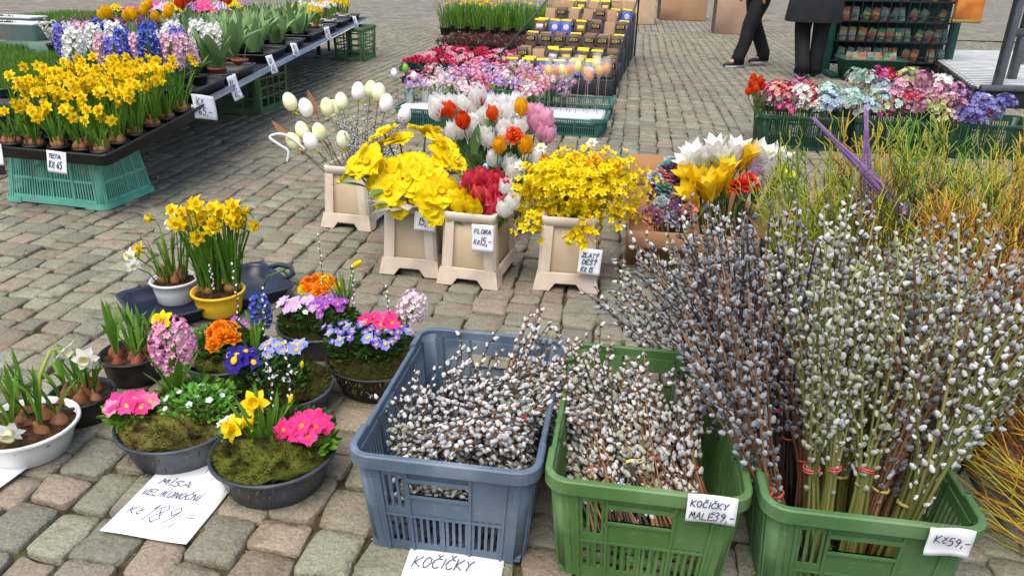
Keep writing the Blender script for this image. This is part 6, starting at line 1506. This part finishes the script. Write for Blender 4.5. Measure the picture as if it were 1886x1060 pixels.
    def person(label, loc, yaw, hips, coat, hem, shoe, cw=.26):
        o = thing('person', label, 'person', loc, yaw, None)
        # continuous body grown from a skeleton
        H = {'pel': (0, 0, .95), 'sp': (0, .01, 1.2), 'ch': (0, .01, 1.42), 'nk': (0, 0, 1.53), 'hd': (0, -.015, 1.62), 'tp': (0, -.01, 1.74)}
        V = []; E = []; Rr = []
        def v(p, r): V.append(p); Rr.append(r); return len(V)-1
        a = v(H['pel'], .13); b = v(H['sp'], .12); c = v(H['ch'], .13); n = v(H['nk'], .055); h = v(H['hd'], .085); t = v(H['tp'], .075); E += [(a, b), (b, c), (c, n), (n, h), (h, t)]
        for s, (kn, an) in zip((-1, 1), hips):
            i = v((s*.10, 0, .90), .085); j = v(kn, .06); k = v(an, .042); f = v((an[0], an[1]-.14, .05), .035); E += [(a, i), (i, j), (j, k), (k, f)]
            sh_ = v((s*.19, 0, 1.40), .055); el = v((s*.25, .03, 1.13), .042); wr = v((s*.24, -.06, .90), .03); pa = v((s*.235, -.08, .83), .035); E += [(c, sh_), (sh_, el), (el, wr), (wr, pa)]
            for q in range(4): f1 = v((s*(.215+.012*q), -.10-.004*q, .78), .010); f2 = v((s*(.213+.012*q), -.095, .735+.006*abs(q-1.5)), .008); E += [(pa, f1), (f1, f2)]
            th = v((s*.205, -.115, .80), .010); E += [(pa, th)]
        me = bpy.data.meshes.new('body'); me.from_pydata(V, E, []); me.materials.append(SKINM)
        ob = put('body', me, o); m = ob.modifiers.new('skin', 'SKIN'); m.use_smooth_shade = True
        if not me.skin_vertices: me.skin_vertices.new()
        for q, r in enumerate(Rr): me.skin_vertices[0].data[q].radius = (r, r)
        me.skin_vertices[0].data[0].use_root = True
        s2 = ob.modifiers.new('sub', 'SUBSURF'); s2.levels = 1; s2.render_levels = 1
        # trousers: two tapering legs joined at the seat
        TR = flat(['0b0b0c', '101012', '161618'], rough=.85, isl=0, nsc=12, bump=.3, bsc=30)
        tr = [lathe([(.05, .80), (.15, .84), (.185, .92), (.18, 1.02), (.165, 1.04)], 18, sy=.75, cap1=True)]
        for s, (kn, an) in zip((-1, 1), hips):
            P = [(s*.095, 0, .93), (s*.10+.3*(kn[0]-s*.10), kn[1]*.3, .75), kn, tuple((np.array(kn)+np.array(an))/2+np.array([0, .015, 0])), (an[0], an[1], an[2]+.04), (an[0], an[1]-.01, an[2]-.035)]
            tr.append(tube(P, [.11, .108, .088, .080, .078, .084], 14))
        part('trousers', tr, TR, o)
        for s, (kn, an) in zip((-1, 1), hips):
            sp = []
            for y, w_, h_ in ((.07, .03, .06), (.05, .042, .085), (-.02, .042, .085), (-.10, .045, .06), (-.17, .040, .045), (-.20, .022, .03)):
                sp.append([(an[0]+w_*math.cos(t_)*1.0, an[1]+y, an[2]-.075+max(0, h_*.5+h_*.5*math.sin(t_))) for t_ in np.linspace(0, 2*math.pi, 13)[:-1]])
            part('shoe', rings(sp, cap0=True, cap1=True), flat(['1a1a1c', '26262a'], rough=.5) if not shoe else flat(['c8c8c6', 'd8d8d6'], rough=.5), o)
            part('sole', [box(.085, .26, .028, (an[0], an[1]-.065, an[2]-.075), .012)], flat(['c4c4c0', 'd6d6d2'], rough=.5), o)
        C = flat(coat, rough=.9, isl=0, nsc=10, bump=.3, bsc=40)
        part('coat', lathe([(cw*1.0, hem), (cw*1.02, hem+.02), (cw*.95, hem+.2), (cw*.80, 1.08), (cw*.82, 1.25), (cw*.86, 1.38), (cw*.5, 1.47), (.075, 1.50), (.07, 1.56), (.06, 1.56)], 22, sy=.72, cap0=False), C, o)
        for s in (-1, 1): part('sleeve', tube([(s*.17, 0, 1.42), (s*.215, 0, 1.36), (s*.25, .03, 1.13), (s*.242, -.05, .93)], [.075, .078, .062, .05], 12), C, o)
        part('hair', [ell(.098, .108, .105, 14, 10).tf(loc=(0, .018, 1.675))], flat(['2a1e16', '3a2a1e'], rough=.7), o)
        fa = [ell(.012, .016, .02, 8, 6).tf(loc=(0, -.105, 1.63))]+[ell(.010, .008, .007, 8, 5).tf(loc=(s*.033, -.088, 1.655)) for s in (-1, 1)]+[ell(.024, .008, .007, 8, 5).tf(loc=(0, -.092, 1.585))]+[ell(.012, .022, .03, 8, 6).tf(loc=(s*.088, 0, 1.64)) for s in (-1, 1)]
        part('face_features', fa, flat(['9a6a50', 'a8765a'], rough=.5), o)
        return o
    person('person in black trousers and white soled shoes walking left, behind the tulips', (2.92, 10.0, 0), R(-70), [((-.06, .02, .50), (-.04, .20, .11)), ((.10, -.16, .50), (.10, -.26, .09))], ['17181a', '1e1f21'], .80, False, .23)
    person('person in a long grey coat and black trousers in front of the packet rack', (3.27, 9.05, 0), R(165), [((-.10, -.02, .50), (-.09, .02, .09)), ((.09, -.06, .50), (.05, .16, .10))], ['1e1f21', '27282a'], .60, False, .30)
build_right()

# ------------------------------------------------------------------ paper signs and price tags
def build_papers():
    def note(label, W, L, lines, loc, A, group='handwritten price tags', seed=0, amp=.0012, curl=.0, cat='price tag', name='price_tag', pen=.0028):
        o = bpy.data.objects.new(name, None); COL.objects.link(o); tag(o, label, cat, group); o.location = loc
        from mathutils import Matrix
        o.rotation_euler = Matrix([list(map(float, r)) for r in A]).to_euler()
        part('paper', sheet(W, L, 8, curl, seed, amp), PAPER, o)
        for t, x, y, h, w in lines: part('lettering', word(t, h, w, pen, seed=seed).tf(loc=(x, y, amp*2+.0012)), INK, o, smooth=False)
        return o
    flatz = .0075
    note('large white paper sign on the cobbles between the two front bowls', .205, .29, [('MÍSA', .030, .168, .022, .019), ('VELIKONOČNÍ', .012, .128, .022, .0115), ('Kč', .022, .062, .024, .014), ('189,-', .066, .044, .058, .024)], (-.890, 1.335, flatz), rotm(0, 0, -.165), None, 1, .0018, .0, 'paper sign', 'paper_sign', .0019)
    note('white paper sign half under the front of the blue crate', .205, .20, [('KOČIČKY', .016, .132, .030, .0155)], (-.225, 1.118, flatz), rotm(0, 0, -.10), None, 2, .0015, .0, 'paper sign', 'paper_sign', .002)
    note('corner of a white paper sign under the white bowl at the left edge', .2, .28, [('Kč', .09, .24, .03, .018), ('65,-', .09, .19, .03, .02)], (-1.435, 1.335, flatz), rotm(0, 0, -.25), None, 3, .0015, .0, 'paper sign', 'paper_sign')
    up = lambda yaw, lean=-.08: rotm(0, 0, yaw) @ rotm(math.pi/2+lean, 0, 0)
    # buckets
    note('white price tag on the second bucket, under the large yellow flowers', .085, .075, [('15,-', .018, .022, .030, .014)], (-.385, 2.832, .205), up(-.17) @ rotm(0, 0, -.05), seed=4, pen=.003)
    note('white price tag on the third bucket, below the red tulips', .085, .105, [('FLORA', .010, .072, .016, .0105), ('Kč', .008, .030, .018, .010), ('15,-', .034, .028, .030, .012)], (-.155, 2.742, .155), up(-.25) @ rotm(0, 0, .03), seed=5, pen=.0028)
    note('white price tag on the fourth bucket, nearest the cardboard box', .085, .10, [('ZLATÝ', .010, .066, .016, .010), ('DÉŠŤ', .014, .040, .016, .011), ('Kč 15', .012, .012, .018, .009)], (.245, 2.715, .085), up(-.12, -.18) @ rotm(0, 0, -.06), seed=6, pen=.003)
    # crates
    def crate_pt(cx, cy, yaw, lx, ly): return (cx+lx*math.cos(yaw)-ly*math.sin(yaw), cy+lx*math.sin(yaw)+ly*math.cos(yaw))
    x, y = crate_pt(.31, 1.49, -.15, .075, -.306)
    note('torn white price tag on the rim of the middle green crate', .092, .060, [('KOČIČKY', .006, .036, .013, .0085), ('MALÉ', .006, .010, .014, .009), ('39,-', .050, .010, .018, .009)], (x, y, .205), up(-.15, -.10), seed=7, pen=.0018, amp=.0018)
    x, y = crate_pt(.717, 1.421, -.145, .085, -.308)
    o = note('crumpled white price tag on the rim of the right green crate', .078, .062, [('Kč', .01, .034, .014, .009), ('59,-', .032, .03, .016, .009)], (x, y, .200), up(-.145, -.12), seed=8, pen=.0018, amp=.004)
    # trays on the table
    A = (-2.115, 3.755); ya = R(-13)
    x, y = loc_in(A, ya, .02, -.283)
    note('white price tag on the front of the daffodil tray', .105, .10, [('TETA', .012, .068, .018, .013), ('Kč 65', .010, .022, .032, .012)], (x, y, .225), up(ya, -.1) @ rotm(0, 0, -.05), seed=9, pen=.004)
    x, y = loc_in(A, ya, -.305, -.283)
    note('white price tag at the left end of the daffodil tray', .085, .10, [('Kč', .012, .062, .022, .014), ('85,-', .008, .022, .028, .012)], (x, y, .235), up(ya, -.1), seed=10, pen=.004)
    for i, (yy, W, L, zz, tw) in enumerate(((4.20, .17, .13, .36, -.25), (4.85, .10, .15, .33, .12), (5.75, .085, .13, .37, .05), (6.45, .09, .10, .42, -.1), (7.9, .09, .12, .40, .1), (9.6, .08, .13, .38, 0))):
        x = -1.72-(yy-4.15)*.040+.016
        note(['largest white tag on the steel edge, nearest the daffodil tray', 'white tag hanging from the steel edge by the terracotta pots', 'crumpled white tag on the steel edge before the tall green crate', 'white tag on the tulip tray above the tall green crate', 'white tag on the steel edge in the middle of the table', 'white tag on the steel edge at the far end'][i], W, L, [('Kč', W*.1, L*.55, L*.28, W*.13), ('65,-', W*.12, L*.14, L*.3, W*.14)], (x, yy-W/2, zz), rotm(0, 0, R(92.3)-.35) @ rotm(math.pi/2-.25, 0, 0) @ rotm(0, 0, tw), seed=20+i, amp=.004, pen=.004)
build_papers()
